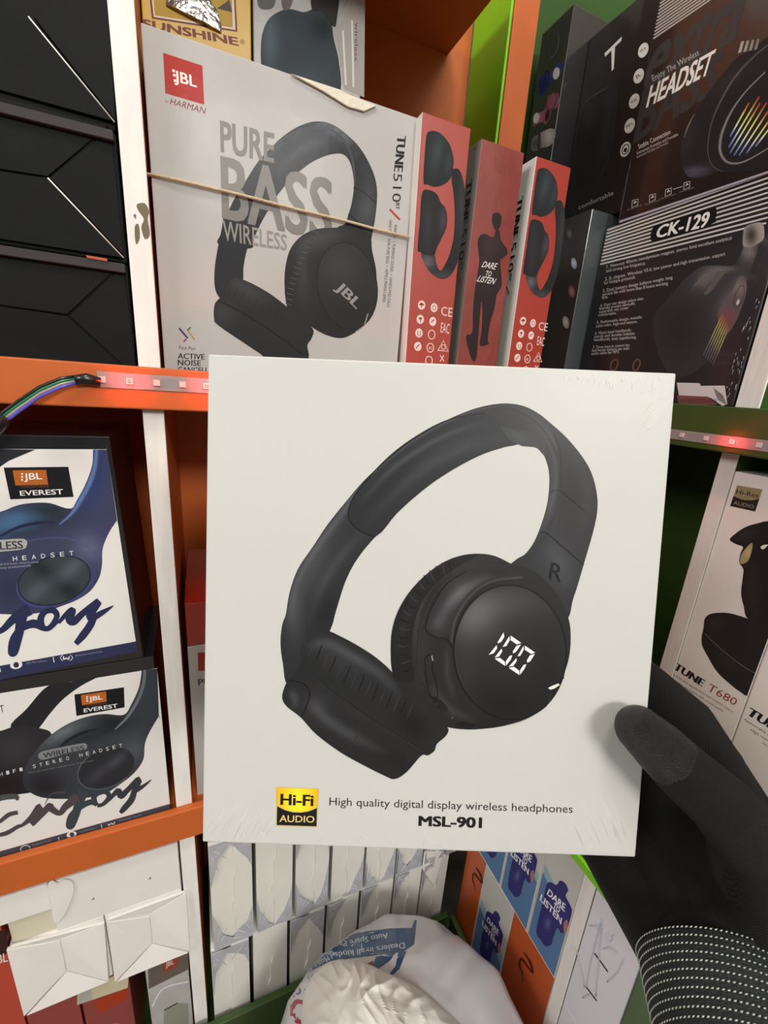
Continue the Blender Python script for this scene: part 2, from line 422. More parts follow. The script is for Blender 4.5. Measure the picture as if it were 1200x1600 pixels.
for k, (nm, c) in enumerate((('black', (22, 22, 24)), ('green', (30, 120, 70)), ('grey', (160, 150, 150)), ('violet', (90, 80, 200)))):
    o = (k-1.5)
    bm = bmesh.new()
    pts = [onY((120, 593+o*3.4), 0.376), onY((95, 598+o*4.5), 0.374), onY((62, 612+o*5), 0.371), onY((30, 634+o*5.5), 0.368), onY((2, 655+o*5.5), 0.366), onY((-30, 684+o*5), 0.364)]
    tube_bm(bm, pts, 0.0011, 8)
    w = link('wire', bm_to(bm, 'wire', Vector(ls.location)), ls, mat('wire_'+nm, c, 0.3, 0.3)); w['label'] = nm+' wire'
bm = bmesh.new(); tube_bm(bm, [onY((8, 650), 0.3655), onY((-8, 664), 0.365), onY((-40, 690), 0.363)], [0.005, 0.006, 0.006], 12)
link('connector', bm_to(bm, 'connector', Vector(ls.location)), ls, M_SLEEVE)
ls2 = thing('led_strip', 'white LED strip with one red light on the green shelf edge', 'LED strip', onX((1150, 692), 0.4695))
a, b = onX((1060, 679), 0.47), onX((1198, 697), 0.47); zt = (a.z+b.z)/2
quadpart('tape', [W(0.4698, 0.63, 0)*Vector((1, 1, 0)).x*0+Vector((0.4698, 0.63, zt+0.0048)), Vector((0.4698, -0.25, zt+0.0048)), Vector((0.4698, -0.25, zt-0.0052)), Vector((0.4698, 0.63, zt-0.0052))], nX, 0.0006, M_TAPE, ls2)
y0 = onX((1064, 681), 0.4695).y; y1 = onX((1145, 691), 0.4695).y
for i, px in enumerate((1064, 1103, 1145, 1189)):
    led(ls2, Vector((0.4695, onX((px, 690), 0.4695).y, zt)), nX, i == 2, lambda q: Vector(q))
for i in range(1, 6): led(ls2, Vector((0.4695, y0+0.022*i, zt)), nX, i == 2, lambda q: Vector(q))

# ================================================================== black cartons, upper left
def flap_carton(name, label, root_rect, D, flaps, m, edges=(), group=None, depth=0.2, edge_m=None, cat='carton'):
    """carton seen on its end: four folded flaps, each a thin plate"""
    r = carton(name, label, root_rect, BY, depth, m, cat, group)
    org = Vector(r.location)
    for pts, off in flaps:
        # off: proud distance per corner
        f = [onY(p, D)-BY*(0.0008+o) for p, o in zip(pts, off)]; bk = [onY(p, D) - BY*0.0002 for p in pts]
        link('end_flap', bm_to(bm_prism(f, bk, 0.00025, 1), 'end_flap', org), r, m)
    for p0, p1, w in edges:
        a_, b_ = onY(p0, D)-BY*0.0026, onY(p1, D)-BY*0.0026
        bm = bmesh.new(); tube_bm(bm, [a_, b_], w, 5)
        link('flap_rim', bm_to(bm, 'flap_rim', org), r, edge_m or M_CARDCORE)['label'] = 'bare white card edge'
    return r
k1 = Crop(0, 0, 0.4125)
DB = 0.3922
zs = [-0.0199, 0.0705, 0.1490, 0.2275]
SH = 1.0
def scaled(pts): return pts
def ext(p, q, X):  # extend the line p-q to picture column X
    t = (X-p[0])/(q[0]-p[0]); return (X, p[1]+(q[1]-p[1])*t)
BL = -210
def bl(x, y, p2): return k1.one(x, y)
g = 'black flap-ended cartons beside the white divider'
M_RIM = mat('black_card_rim', (54, 48, 49), 0.6, 0.05, spec=0.3)
Lx = -560
flap_carton('black_carton', 'black carton with a white-edged end flap, topmost of the stack in view', rectY(-0.27, -0.0415, zs[2]+0.0005, zs[3], DB), DB,
    [(k1((Lx, -110), (113, 75), (435, 468), (Lx, 190)), (0, 0.002, 0.002, 0)), (k1((130, 70), (395, -160), (440, 462)), (0.001, 0, 0))], M_MATTEBLACK,
    [(k1.one(113, 75), k1.one(436, 470), 0.0005)], g)
b2_ = flap_carton('black_carton', 'middle black carton of the stack left of the white divider', rectY(-0.27, -0.0415, zs[1]+0.0005, zs[2]-0.0005, DB), DB,
    [(k1((Lx, 220), (412, 478), (183, 672), (Lx, 555)), (0, 0, 0.001, 0)), (k1((Lx, 570), (183, 680), (468, 980), (Lx, 820)), (0, 0.002, 0.002, 0)), (k1((420, 485), (470, 970), (192, 678)), (0, 0, 0.0008))], M_MATTEBLACK,
    [(k1.one(185, 680), k1.one(470, 980), 0.0005)], g)
b3 = flap_carton('black_carton', 'lowest black carton of the stack, standing on the orange shelf', rectY(-0.27, -0.0415, zs[0], zs[1]-0.0005, DB), DB,
    [(k1((Lx, 860), (463, 998), (256, 1192), (Lx, 1075)), (0, 0, 0.001, 0)), (k1((Lx, 1090), (256, 1200), (520, 1440), (Lx, 1440)), (0, 0.001, 0, 0)), (k1((468, 1005), (520, 1430), (266, 1198)), (0, 0, 0.0008))], M_MATTEBLACK,
    [], g)
for ob_, zr in ((b2_, zs[2]-0.0007), (b3, zs[1]-0.0007)):
    P_ = rectY(-0.268, -0.0425, zr-0.0058, zr, DB)
    link('lid_rim', bm_to(bm_prism([p-BY*0.0042 for p in P_], [p-BY*0.0002 for p in P_], 0.0004, 1), 'lid_rim', Vector(ob_.location)), ob_, M_RIM)
a = artY(DB-0.001, b3); a.fill(k1((330, 972), (410, 985), (410, 995), (335, 982)), (200, 96, 50), smooth=False, lay=110); a.flush('orange_sticker')
a = artY(0.3885, os_)
for q in (((518, 775), (548, 770), (565, 800), (560, 830), (568, 890), (548, 905), (535, 860), (545, 830), (525, 800)), ((510, 860), (525, 850), (530, 900), (515, 925)), ((505, 815), (515, 812), (514, 830))): a.fill(k1(*q), (120, 106, 78), n=3, lay=2)
a.flush('chipped_paint')

# ================================================================== boxes behind, top centre
tp = Crop(200, 0, 0.31667)
DS = 0.452
sun = carton('sunshine_box', 'yellow box lettered SUNSHINE behind the big white headphone box', [onY((216, -60), DS), onY((391, -60), DS), Vector((onY((392, 60), DS).x, DS, CAM.z-0.0199)), Vector((onY((216, -60), DS).x, DS, CAM.z-0.0199))], BY, 0.10, mat('yellow_card', (206, 166, 18), 0.4, 0.4, bump=0.1, bscale=40))
a = artY(DS, sun)
a.fill(tp((95, -120), (525, -120), (540, 158), (118, 92)), (120, 40, 20), smooth=False, lay=1)
a.fill(tp((104, -120), (517, -120), (530, 148), (127, 84)), (232, 214, 190), smooth=False, lay=2)
a.fill(tp((116, -120), (508, -120), (517, 137), (133, 76)), (196, 158, 22), smooth=False, lay=3)
a.fill(tp((440, 42), (500, 0), (515, 62)), (60, 44, 20), smooth=False, lay=4)
a.flush('window_border')
a.textq('SUNSHINE', tp((70, 92), (540, 185), (548, 228), (70, 135)), (128, 36, 18), 0.035, lay=2)
a.textq('®', tp((553, 192), (577, 197), (577, 220), (553, 215)), (90, 60, 20), lay=2)
a.flush('lettering')
# foil disc seen through the printed window
bm = bmesh.new(); bmesh.ops.create_uvsphere(bm, u_segments=36, v_segments=24, radius=0.0195)
bmesh.ops.scale(bm, vec=(1, 0.12, 1), verts=bm.verts)
for v in bm.verts:
    v.co += v.co.normalized()*0.0010*noise.noise(v.co*400); v.co.z = max(v.co.z, 0.0005-0.12*v.co.x)
me = bm_to(bm, 'foil'); 
o = link('foil_disc', me, sun, mat('crumpled_foil', (190, 190, 188), 0.25, metal=0.9, bump=0.6, bscale=200)); o.location = onY(tp.one(328, 98), DS-0.0012)-Vector(sun.location)
gb = carton('headphone_box', 'grey box with a large dark slate ear cup, behind the white headphone box', [onY((394, -60), DS), onY((571, -60), DS), Vector((onY((567, 149), DS).x, DS, CAM.z-0.0199)), Vector((onY((394, -60), DS).x, DS, CAM.z-0.0199))], BY, 0.10, mat('grey_card', (150, 150, 148), 0.35, 0.6, bump=0.2, bscale=35, var=0.08))
a = artY(DS, gb, M_PRINTG)
a.fill(tp((655, 250), (662, 170), (690, 100), (740, 60), (800, 45), (870, 60), (940, 40), (1000, 110), (1015, 190), (1040, 300), (1050, 440), (1000, 520), (800, 500), (690, 440), (660, 330)), (52, 66, 74), [(*tp.one(700, 200), 14, 50, 0, (40, 44, 46)), (*tp.one(960, 140), 20, 20, 0, (-30, -32, -34)), (*tp.one(880, 380), 40, 20, 0, (15, 15, 15))], lay=1)
a.fill(tp((905, 40), (920, -120), (1040, -120), (1030, 100), (1010, 130), (960, 60)), (38, 34, 33), lay=2)
a.fill(tp((640, 20), (680, 48), (725, 20), (725, -120), (640, -120)), (110, 110, 108), lay=1); a.fill(tp((765, 45), (800, 40), (815, -30), (760, -20)), (120, 108, 104), lay=1)
a.flush('headphone_print')
a.fill(tp((1015, 115), (1040, 100), (1120, -60), (1170, -60), (1165, 480), (1065, 440), (1045, 300)), (176, 172, 166), smooth=False, lay=0.8)
for (x0, y0, x1, y1) in ((1060, 150, 1075, 420), (1105, 100, 1112, 430)): a.stroke(tp((x0, y0), (x1, y1)), 3, (215, 213, 210), lay=2)
a.text('wireless', tp.one(1120, 110), tp.one(1118, 300), 5, (90, 86, 82), lay=2)
a.flush('side_print')

# ================================================================== big white headphone box, top
j2, j3, jz, j4 = Crop(200, 0, 0.38333), Crop(220, 270, 0.36667), Crop(330, 160, 0.225), Crop(560, 120, 0.3)
DJ = 0.4010
jl = onY((219, 34), DJ); jr = onY((654, 184), DJ); zJ = CAM.z-0.0199
jb = carton('headphone_box', 'large white headphone box lettered PURE BASS WIRELESS, tied with twine', [jl, Vector((onY((654, 184), DJ).x, DJ, jl.z)), Vector((onY((622, 540), DJ).x, DJ, zJ)), Vector((jl.x, DJ, zJ))], BY, 0.046, M_GREYCARD, side=M_RED)
a = artY(DJ, jb, M_PRINTG)
a.fill(j2((143, 215), (303, 268), (311, 427), (152, 380)), (192, 52, 46), smooth=False, lay=1)
a.textq('JBL', j2((186, 285), (278, 312), (282, 372), (190, 345)), (235, 226, 220), 0.02, lay=2)
for q in ((180, 282), (183, 300), (186, 322)): a.fill(j2(q, (q[0]+11, q[1]+3), (q[0]+11, q[1]+14), (q[0]+1, q[1]+11)), (235, 226, 220), smooth=False, lay=2)
a.flush('logo')
a.text('HARMAN', j2.one(170, 424), j2.one(312, 464), 9.5, (150, 50, 48), lay=1); a.text('by', j2.one(152, 414), j2.one(164, 418), 3.2, (150, 50, 48), lay=1)
a.flush('brand_lettering')
# headband and cups
band_o = [(54, 985), (64, 920), (85, 840), (150, 690), (230, 560), (325, 412), (420, 310), (500, 235), (590, 175), (680, 140), (745, 132), (815, 143), (880, 175), (950, 230), (1020, 300), (1080, 390), (1130, 500), (1151, 600), (1150, 700), (1135, 830), (1112, 950), (1104, 1000)]
band_i = [(1000, 960), (900, 900), (880, 866), (930, 842), (952, 780), (975, 700), (990, 590), (985, 500), (965, 420), (930, 370), (880, 355), (800, 370), (700, 415), (600, 490), (520, 570), (450, 660), (390, 760), (340, 850), (290, 960), (272, 1015)]
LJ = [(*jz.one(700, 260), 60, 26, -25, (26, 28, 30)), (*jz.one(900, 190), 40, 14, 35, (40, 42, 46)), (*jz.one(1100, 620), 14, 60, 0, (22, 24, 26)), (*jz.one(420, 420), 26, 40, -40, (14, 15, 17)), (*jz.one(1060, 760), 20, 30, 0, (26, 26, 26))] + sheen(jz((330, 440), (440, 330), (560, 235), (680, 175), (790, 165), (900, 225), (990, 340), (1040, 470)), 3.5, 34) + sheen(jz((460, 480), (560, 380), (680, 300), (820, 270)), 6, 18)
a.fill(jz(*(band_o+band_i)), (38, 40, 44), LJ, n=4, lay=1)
a.fill(j3((362, 170), (344, 245), (326, 330), (314, 420), (318, 500), (350, 540), (400, 505), (434, 465), (438, 400), (455, 320), (488, 235), (525, 165), (440, 150)), (38, 40, 44), lay=1.2)
a.stroke(jz((420, 318), (520, 240), (620, 190), (720, 175), (800, 180), (880, 220), (940, 290), (975, 380), (993, 480), (995, 580)), [1.4, 2.2, 2.6, 2.6, 2.6, 2.8, 3.4, 3.4, 3, 2], (74, 76, 82), lay=2)
a.stroke(jz((985, 592), (1060, 625), (1145, 700)), 1.2, (14, 14, 16), lay=2); a.stroke(jz((950, 775), (1020, 830)), 1.6, (12, 12, 13), lay=2); a.stroke(jz((1030, 860), (1110, 940)), 1.2, (12, 12, 13), lay=2)
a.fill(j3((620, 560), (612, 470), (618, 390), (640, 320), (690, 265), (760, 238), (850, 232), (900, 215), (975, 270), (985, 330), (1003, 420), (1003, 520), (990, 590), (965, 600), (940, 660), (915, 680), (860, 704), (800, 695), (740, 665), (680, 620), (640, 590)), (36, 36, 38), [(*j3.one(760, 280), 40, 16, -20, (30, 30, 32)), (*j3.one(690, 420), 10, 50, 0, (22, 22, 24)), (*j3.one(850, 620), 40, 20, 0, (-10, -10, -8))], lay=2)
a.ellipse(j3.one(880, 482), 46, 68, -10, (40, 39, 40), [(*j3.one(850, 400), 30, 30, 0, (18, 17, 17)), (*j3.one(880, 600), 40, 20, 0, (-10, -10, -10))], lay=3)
a.ring(j3.one(880, 482), 46.5, 68.5, -10, 1.1, (14, 14, 15), lay=3.5)
a.stroke(j3((968, 600), (950, 650), (915, 678)), 1.8, (150, 148, 146), lay=3)
for i in range(15):
    t = i/14; x = 735-115*math.sin(t*1.45); y = 245+t*310
    a.stroke(j3((x-4, y+2), (x+22, y+10)), 1.2, (86, 86, 88), lay=3)
a.fill(j3((358, 500), (380, 462), (415, 450), (480, 475), (560, 522), (640, 585), (730, 660), (728, 705), (710, 735), (705, 800), (560, 800), (500, 765), (450, 732), (330, 650), (312, 620), (315, 560), (340, 530)), (38, 37, 40), [(*j3.one(440, 490), 40, 14, 30, (24, 24, 26)), (*j3.one(350, 600), 20, 20, 30, (18, 18, 20))], lay=2.4)
a.stroke(j3((330, 545), (420, 590), (520, 650), (620, 720), (690, 775)), 1.8, (12, 12, 13), lay=3)
for i in range(9):
    x = 385+i*28; y = 470+i*17; a.stroke(j3((x, y), (x-12, y+34)), 0.9, (24, 23, 25), lay=3)
hpj = a.flush('headphone_print')
GR = (136, 132, 127)
a.textq('PURE', jz((60, 125), (440, 217), (436, 425), (66, 345)), GR, 0.025, lay=4)
a.textq('BASS', jz((62, 365), (848, 535), (836, 975), (75, 810)), GR, 0.022, lay=1.75)
a.textq('WIRELESS', jz((78, 815), (526, 920), (524, 1030), (85, 962)), (150, 146, 141), 0.01, lay=4)
a.flush('title_lettering')
a.text('JBL', j3.one(826, 490), j3.one(918, 582), 15, (150, 148, 146), 0.03, lay=5); a.flush('cup_lettering', parent=hpj)
a.text('TUNE', j4.one(203, 304), j4.one(185, 493), 13.5, (28, 27, 28), 0.05, lay=1)
a.text('510', j4.one(183, 503), j4.one(175, 652), 13.5, (40, 38, 38), -0.008, lay=1); a.text('BT', j4.one(196, 655), j4.one(194, 692), 5.5, (30, 29, 30), 0.02, lay=1)
a.stroke(j4((163, 690), (216, 745)), 3, (190, 50, 40), lay=1)
a.text('WIRELESS  •  PUREBASS SOUND  •  HANDS-FREE CALLS', j4.one(187, 768), j4.one(148, 1200), 4.6, (70, 66, 64), 0.0, lay=1)
a.text('SANS FIL  •  SON PURE BASS  •  APPELS MAINS-LIBRES', j4.one(161, 745), j4.one(126, 1175), 4.6, (70, 66, 64), 0.0, lay=1)
a.flush('side_lettering')
for p, c in (((158, 662), (40, 30, 110)), ((178, 690), (40, 30, 110))): pass
a.stroke(j3((163, 662), (200, 705)), 2.6, (60, 44, 120), lay=1); a.stroke(j3((196, 668), (230, 712)), 2.4, (176, 150, 90), lay=1)
a.stroke(j3((200, 670), (213, 658)), 2.4, (70, 120, 80), lay=1); a.stroke(j3((183, 720), (194, 708)), 2.4, (170, 60, 60), lay=1)
a.text('Fast Pair', j3.one(163, 750), j3.one(235, 756), 4.6, (60, 56, 54), lay=1)
for i, t in enumerate(('ACTIVE', 'NOISE', 'CANCELLING')):
    p = [((157, 792), (272, 796)), ((157, 820), (256, 823)), ((157, 850), (340, 856))][i]
    a.text(t, j3.one(*p[0]), j3.one(*p[1]), 8.6, (30, 28, 28), 0.02, lay=1)
a.flush('feature_lettering')
# torn card along the top edge
bm = bm_prism([onY(p, DJ)-BY*0.002 for p in j2((660, 305), (860, 370), (900, 392), (1010, 436), (960, 458), (895, 440), (790, 375))], [onY(p, DJ)-BY*0.0003 for p in j2((660, 305), (860, 370), (900, 392), (1010, 436), (960, 458), (895, 440), (790, 375))], 0.0003, 1)
link('torn_card', bm_to(bm, 'torn_card', Vector(jb.location)), jb, mat('torn_card', (218, 212, 194), 0.8, bump=0.5, bscale=250))
# twine around the box
tw = [(40, 5), (150, 28), (260, 55), (400, 88), (480, 108), (640, 150), (800, 188), (900, 212), (1000, 240), (1140, 274)]
zz = [onY(p, DJ-0.0022) for p in j3(*tw)]
ends = [Vector((jl.x-0.002, DJ+0.02, zz[0].z+0.001)), Vector((jl.x-0.002, DJ+0.048, zz[0].z))]
pts = [ends[1], ends[0], Vector((jl.x-0.0015, DJ-0.001, zz[0].z))]+zz[1:]
bm = bmesh.new(); tube_bm(bm, pts, 0.0011, 6)
org = Vector(jb.location)+Vector((0, 0, 0.11))
tag(link('twine', bm_to(bm, 'twine', org), None, mat('jute_twine', (196, 180, 146), 0.8, bump=0.6, bscale=700), org), 'thin beige twine stretched across the big white headphone box', 'twine')

# ================================================================== three narrow red boxes
r4, r5 = Crop(640, 170, 0.25641), Crop(700, 200, 0.24361)
DR = 0.3895
def red_box(label, x0, x1, z1, lean, group, m=M_RED, side=M_WHITE, depth=0.19):
    P = [W(x0-lean, DR, z1), W(x1-lean, DR, z1), W(x1, DR, -0.0199), W(x0, DR, -0.0199)]
    return carton('headphone_box', label, P, BY, depth, m, 'box', group, side=side)
INK = (34, 37, 40)
def red_art(r, dx):
    a = artY(DR, r, M_PRINTG, (dx, 0, 0))
    a.fill(r4((103, 160), (128, 136), (165, 138), (205, 165), (245, 220), (267, 300), (264, 370), (245, 430), (200, 466), (150, 476), (110, 462), (84, 448), (90, 300)), INK, [(*r4.one(170, 260), 10, 30, 10, (26, 32, 34)), (*r4.one(240, 330), 6, 20, 10, (20, 24, 26))], lay=1)
    a.fill(r4((76, 512), (120, 496), (165, 520), (190, 572), (215, 600), (229, 660), (222, 730), (190, 800), (165, 850), (150, 892), (110, 892), (60, 872), (48, 850), (62, 680)), (38, 36, 39), [(*r4.one(205, 680), 6, 22, 5, (36, 32, 44)), (*r4.one(110, 700), 8, 40, 0, (16, 14, 18))], lay=2)
    a.fill(r4((262, 372), (300, 370), (325, 430), (336, 520), (332, 650), (320, 780), (300, 900), (270, 985), (230, 1030), (190, 1036), (140, 1010), (100, 962), (70, 885), (110, 880), (150, 888), (165, 950), (187, 986), (215, 950), (245, 880), (268, 780), (275, 650), (268, 520), (256, 440)), (36, 35, 38), [(*r4.one(110, 930), 12, 14, 0, (70, 68, 70)), (*r4.one(310, 600), 5, 50, 3, (26, 25, 28)), (*r4.one(200, 1015), 18, 6, 0, (40, 40, 42))], lay=1.5)
    a.flush('headphone_print')
    wc = (222, 200, 192)
    for (x, y) in ((73, 1196), (65, 1283), (57, 1366), (50, 1448)):
        a.ellipse(r4.one(x, y), 5.8, 7.2, 0, wc, lay=1, n=18)
    for (x, y) in ((149, 1212), (141, 1296)): a.ellipse(r4.one(x, y), 5.4, 7.2, 0, wc, lay=1, n=18)
    for (x, y) in ((134, 1376), (126, 1456), (118, 1535)): a.ring(r4.one(x, y), 5.2, 7, 0, 1.3, wc, lay=1, n=18)
    c = (176, 60, 44)
    a.fill(r4((58, 1196), (73, 1180), (88, 1198)), c, lay=2); a.stroke(r4((73, 1198), (72, 1214)), 1.2, c, lay=2)
    a.fill(r4((55, 1272), (76, 1274), (66, 1288)), c, lay=2); a.stroke(r4((66, 1286), (65, 1302)), 1.2, c, lay=2)
    a.stroke(r4((50, 1352), (49, 1380), (65, 1382), (66, 1354)), 1.1, c, False, lay=2); a.stroke(r4((38, 1460), (60, 1434)), 1.6, c, lay=2)
    a.ring(r4.one(149, 1212), 2.6, 3.6, 0, 1, c, lay=2, n=12); a.stroke(r4((132, 1304), (141, 1290), (150, 1286)), 1.6, c, lay=2)
    a.text('8C', r4.one(116, 1466), r4.one(136, 1468), 4.4, wc, lay=1)
    a.textq('CE', r4((194, 1204), (262, 1214), (258, 1270), (192, 1258)), wc, -0.005, lay=1)
    a.textq('EAC', r4((192, 1302), (246, 1312), (240, 1372), (188, 1362)), wc, -0.012, lay=1)
    a.stroke(r4((172, 1472), (206, 1412), (235, 1478), (172, 1472)), 1.2, wc, False, lay=1); a.ring(r4.one(206, 1452), 3, 4, 0, 1, wc, lay=1, n=12)
    a.stroke(r4((185, 1500), (210, 1540)), 1.3, wc, lay=1); a.stroke(r4((208, 1502), (186, 1540)), 1.3, wc, lay=1)
    a.flush('certification_marks')
def side_text(r, D, x, y0, col=(24, 24, 25)):
    """model lettering on the left side (a face looking to -x)"""
    a = Art(lambda p: Vector((x, D+p[0], p[1]))+Vector((0, 0, CAM.z)), Vector((-1, 0, 0)), r, M_PRINT)
    # local picture: x = depth behind the front edge, y = height; letters read downwards, their tops towards the front
    a.text('TUNE', (y0, 0.186), (y0, 0.150), 0.0085, col, 0.05, lay=1, up=(-1, 0))
    a.text('510', (y0, 0.147), (y0, 0.120), 0.0085, col, -0.008, lay=1, up=(-1, 0)); a.text('BT', (y0-0.004, 0.118), (y0-0.004, 0.111), 0.004, col, 0.02, lay=1, up=(-1, 0))
    a.flush('side_lettering')
    a.stroke([(y0, 0.109), (y0-0.008, 0.099)], 0.0014, (190, 50, 40), lay=1); a.flush('red_slash')
gR = 'narrow boxes in a row on the orange shelf'
rb1 = red_box('red box end with a black headphone picture, next to the big white box', 0.1835, 0.2305, 0.2165, 0.003, gR)
red_art(rb1, 0); side_text(rb1, DR, 0.1807, 0.021)
rb2 = red_box('dark red plastic-wrapped box with standing figure and DARE TO LISTEN', 0.2392, 0.2862, 0.2125, 0.0, gR, M_DKRED, mat('dark_wrapped_side', (120, 116, 112), 0.4, 0.5))
a = artY(DR, rb2, M_PRINTG)
fg = (46, 32, 34)
a.fill(r5((282, 600), (285, 560), (300, 545), (325, 545), (343, 570), (340, 610), (330, 640), (310, 655), (295, 640)), fg, lay=1)
a.fill(r5((205, 690), (240, 680), (290, 700), (310, 650), (330, 660), (340, 720), (375, 770), (380, 810), (345, 840), (335, 860), (345, 1000), (330, 1040), (310, 1075), (300, 1150), (270, 1250), (255, 1360), (262, 1385), (205, 1395), (215, 1300), (220, 1190), (215, 1110), (205, 1200), (195, 1330), (180, 1480), (150, 1480), (115, 1340), (155, 1310), (160, 1180), (170, 1050), (185, 960), (200, 850), (190, 740)), fg, [(*r5.one(280, 740), 14, 20, 0, (18, 14, 14)), (*r5.one(250, 900), 14, 30, 0, (12, 8, 8))], n=4, lay=1)
a.flush('figure_print')
a.textq('DARE', r5((228, 855), (314, 868), (308, 910), (220, 892)), (232, 224, 220), 0.0, lay=2, shear=0.15)
a.textq('TO', r5((243, 915), (280, 920), (276, 955), (240, 948)), (232, 224, 220), 0.0, lay=2, shear=0.15)
a.textq('LISTEN', r5((200, 945), (304, 965), (298, 1005), (190, 985)), (232, 224, 220), 0.0, lay=2, shear=0.15)
a.flush('slogan_lettering')
side_text(rb2, DR, 0.2392, 0.017)
rb3 = red_box('red box end with a headphone picture, next to the black boxes', 0.3015, 0.3440, 0.2135, 0.0015, gR)
red_art(rb3, 0.1175); side_text(rb3, DR, 0.3002, 0.021)
# ================================================================== black boxes on the green shelf
c5, c6, ck, ck2, a7 = Crop(800, 0, 0.33333), Crop(950, 0, 0.20833), Crop(860, 260, 0.28333), Crop(1050, 340, 0.1875), Crop(830, 0, 0.21246)
ZS = 0.0045
XA = 0.464
b2 = carton('headset_box', 'dark grey box with round printed cups, under the tall black boxes', rectX(0.605, 0.478, ZS, 0.229, XA), BX, 0.15, M_DKCARD, side=mat('slate_card', (74, 80, 82), 0.35, 0.6, bump=0.1, bscale=30))
a = artX(XA, b2, M_PRINTG)
for (x, y, r, c) in ((130, 535, 8, (150, 170, 190)), (118, 690, 9, (150, 100, 110)), (85, 860, 9, (170, 172, 172)), (105, 370, 8, (70, 76, 80))):
    a.ellipse(ck.one(x, y), r*0.55, r*1.1, -10, c, [(*ck.one(x, y), r*0.4, r*0.7, 0, (50, 50, 50))], lay=1); a.flush('cup_print')
bA = carton('headset_box', 'black box side showing blue, pink and white headphones', rectX(0.628, 0.571, 0.2295, 0.481, XA), BX, 0.15, mat('brownish_black_card', (54, 49, 50), 0.4, 0.5, bump=0.1, bscale=35), side=M_BLACKW)
a = artX(XA, bA, M_PRINTG)
a.ring(a7.one(150, 330), 8, 20, 12, 3.5, (66, 76, 62), lay=1); a.ring(a7.one(155, 325), 9.5, 21.5, 12, 1, (120, 130, 150), lay=1.5, a0=-60, a1=90)
def cup3(cx, cy, c1, c2, flip):
    s = flip
    a.fill(a7((cx-80, cy+70), (cx-70, cy+20), (cx-30, cy), (cx+10, cy-15), (cx+50, cy-75), (cx+85, cy-95), (cx+100, cy-70), (cx+92, cy-20), (cx+55, cy+25), (cx+20, cy+50), (cx-10, cy+90), (cx-40, cy+130), (cx-75, cy+150)), c1, [(*a7.one(cx+40, cy-20), 8, 12, 0, (30, 30, 34)), (*a7.one(cx-50, cy+90), 8, 14, 0, (-26, -24, -20))], lay=2)
    a.ellipse(a7.one(cx+50, cy-10), 5, 9.5, 12, (222, 220, 216), lay=3)
    a.ring(a7.one(cx-20, cy+20), 3.4, 11, 5, 1.4, c2, lay=3)
a.flush('dark_headphone_print')
cup3(135, 550, (56, 66, 132), (34, 40, 92), 1); a.flush('blue_headphone_print')
a.fill(a7((15, 930), (22, 860), (60, 830), (100, 800), (120, 710), (150, 690), (195, 690), (205, 740), (190, 790), (150, 810), (140, 870), (105, 915), (90, 900), (60, 905)), (172, 106, 128), [(*a7.one(60, 850), 9, 10, 0, (20, 16, 18)), (*a7.one(120, 850), 4, 9, 0, (-60, -50, -50))], lay=2)
a.ellipse(a7.one(38, 868), 4.6, 8.5, 12, (226, 218, 218), lay=3); a.ring(a7.one(150, 745), 7, 14, 18, 1.8, (120, 66, 88), lay=3); a.ellipse(a7.one(118, 850), 2.6, 9, 14, (74, 40, 50), lay=3)
a.flush('pink_headphone_print')
a.fill(a7((2, 1100), (8, 1020), (50, 990), (90, 965), (140, 945), (175, 955), (180, 990), (160, 1050), (120, 1080), (70, 1090), (40, 1110)), (158, 156, 152), [(*a7.one(130, 1000), 10, 16, 0, (50, 50, 50)), (*a7.one(30, 1060), 8, 12, 0, (-50, -50, -50))], lay=2)
a.ring(a7.one(58, 1040), 1.4, 12, 3, 2, (70, 68, 66), lay=3)
a.flush('white_headphone_print')
XB = 0.4985
bB = carton('headset_box', 'black wrapped box with a dark ear cup and a white letter T', rectX(0.5705, 0.4670, 0.2295, 0.456, XB), BX, 0.13, M_BLACKW)
a = artX(XB, bB, M_PRINTG)
a.fill(a7((400, 760), (430, 720), (550, 650), (630, 620), (640, 900), (600, 1180), (540, 1290), (450, 1350), (330, 1330), (330, 1100), (350, 900)), (40, 38, 40), [(*a7.one(560, 900), 8, 60, 8, (20, 18, 19)), (*a7.one(430, 850), 14, 40, 8, (12, 11, 12))], lay=1)
a.stroke(a7((400, 760), (440, 715), (560, 645)), 1.2, (86, 84, 82), lay=2); a.stroke(a7((625, 660), (610, 900), (560, 1180), (500, 1320)), 1.0, (66, 62, 62), lay=2)
a.flush('headphone_print')
a.textq('T', a7((540, 392), (668, 268), (634, 470), (566, 560)), (222, 220, 214), 0.02, lay=2)
a.flush('letter')
a.text('comfortable', a7.one(350, 1543), a7.one(606, 1432), 6.5, (176, 174, 170), lay=2, shear=0.2); a.flush('slogan_lettering')
a = artX(XB, bB, M_PRINTG)
for i, (x, y) in enumerate(((265, 377), (231, 570), (197, 758), (163, 943), (131, 1120))):
    a.ellipse(c6.one(x, y), 7.4, 12.4, 22, (226, 223, 218), lay=2)
    if i < 4: a.text(('V5.0', 'JL', 'AUX', 'MP3')[i], c6.one(x-22, y+20), c6.one(x+24, y-8), 4.2, (40, 36, 36), 0.01, lay=3)
    else: a.ring(c6.one(x, y), 4.6, 8.2, 22, 1.6, (40, 36, 36), lay=3); a.ellipse(c6.one(x, y+5), 2.4, 4, 22, (40, 36, 36), lay=3)
a.flush('feature_badges')
XD = 0.4895
bC = carton('headset_box', 'black box lettered extra BASS HEADSET with rainbow-lined ear cup', rectX(0.4580, 0.05, 0.2125, 0.47, XD), BX, 0.09, mat('black_brown_wrapped', (34, 27, 27), 0.35, 0.7, bump=0.15, bscale=28, crough=0.1), side=M_BLACKW)
a = artX(XD, bC, M_PRINTG)
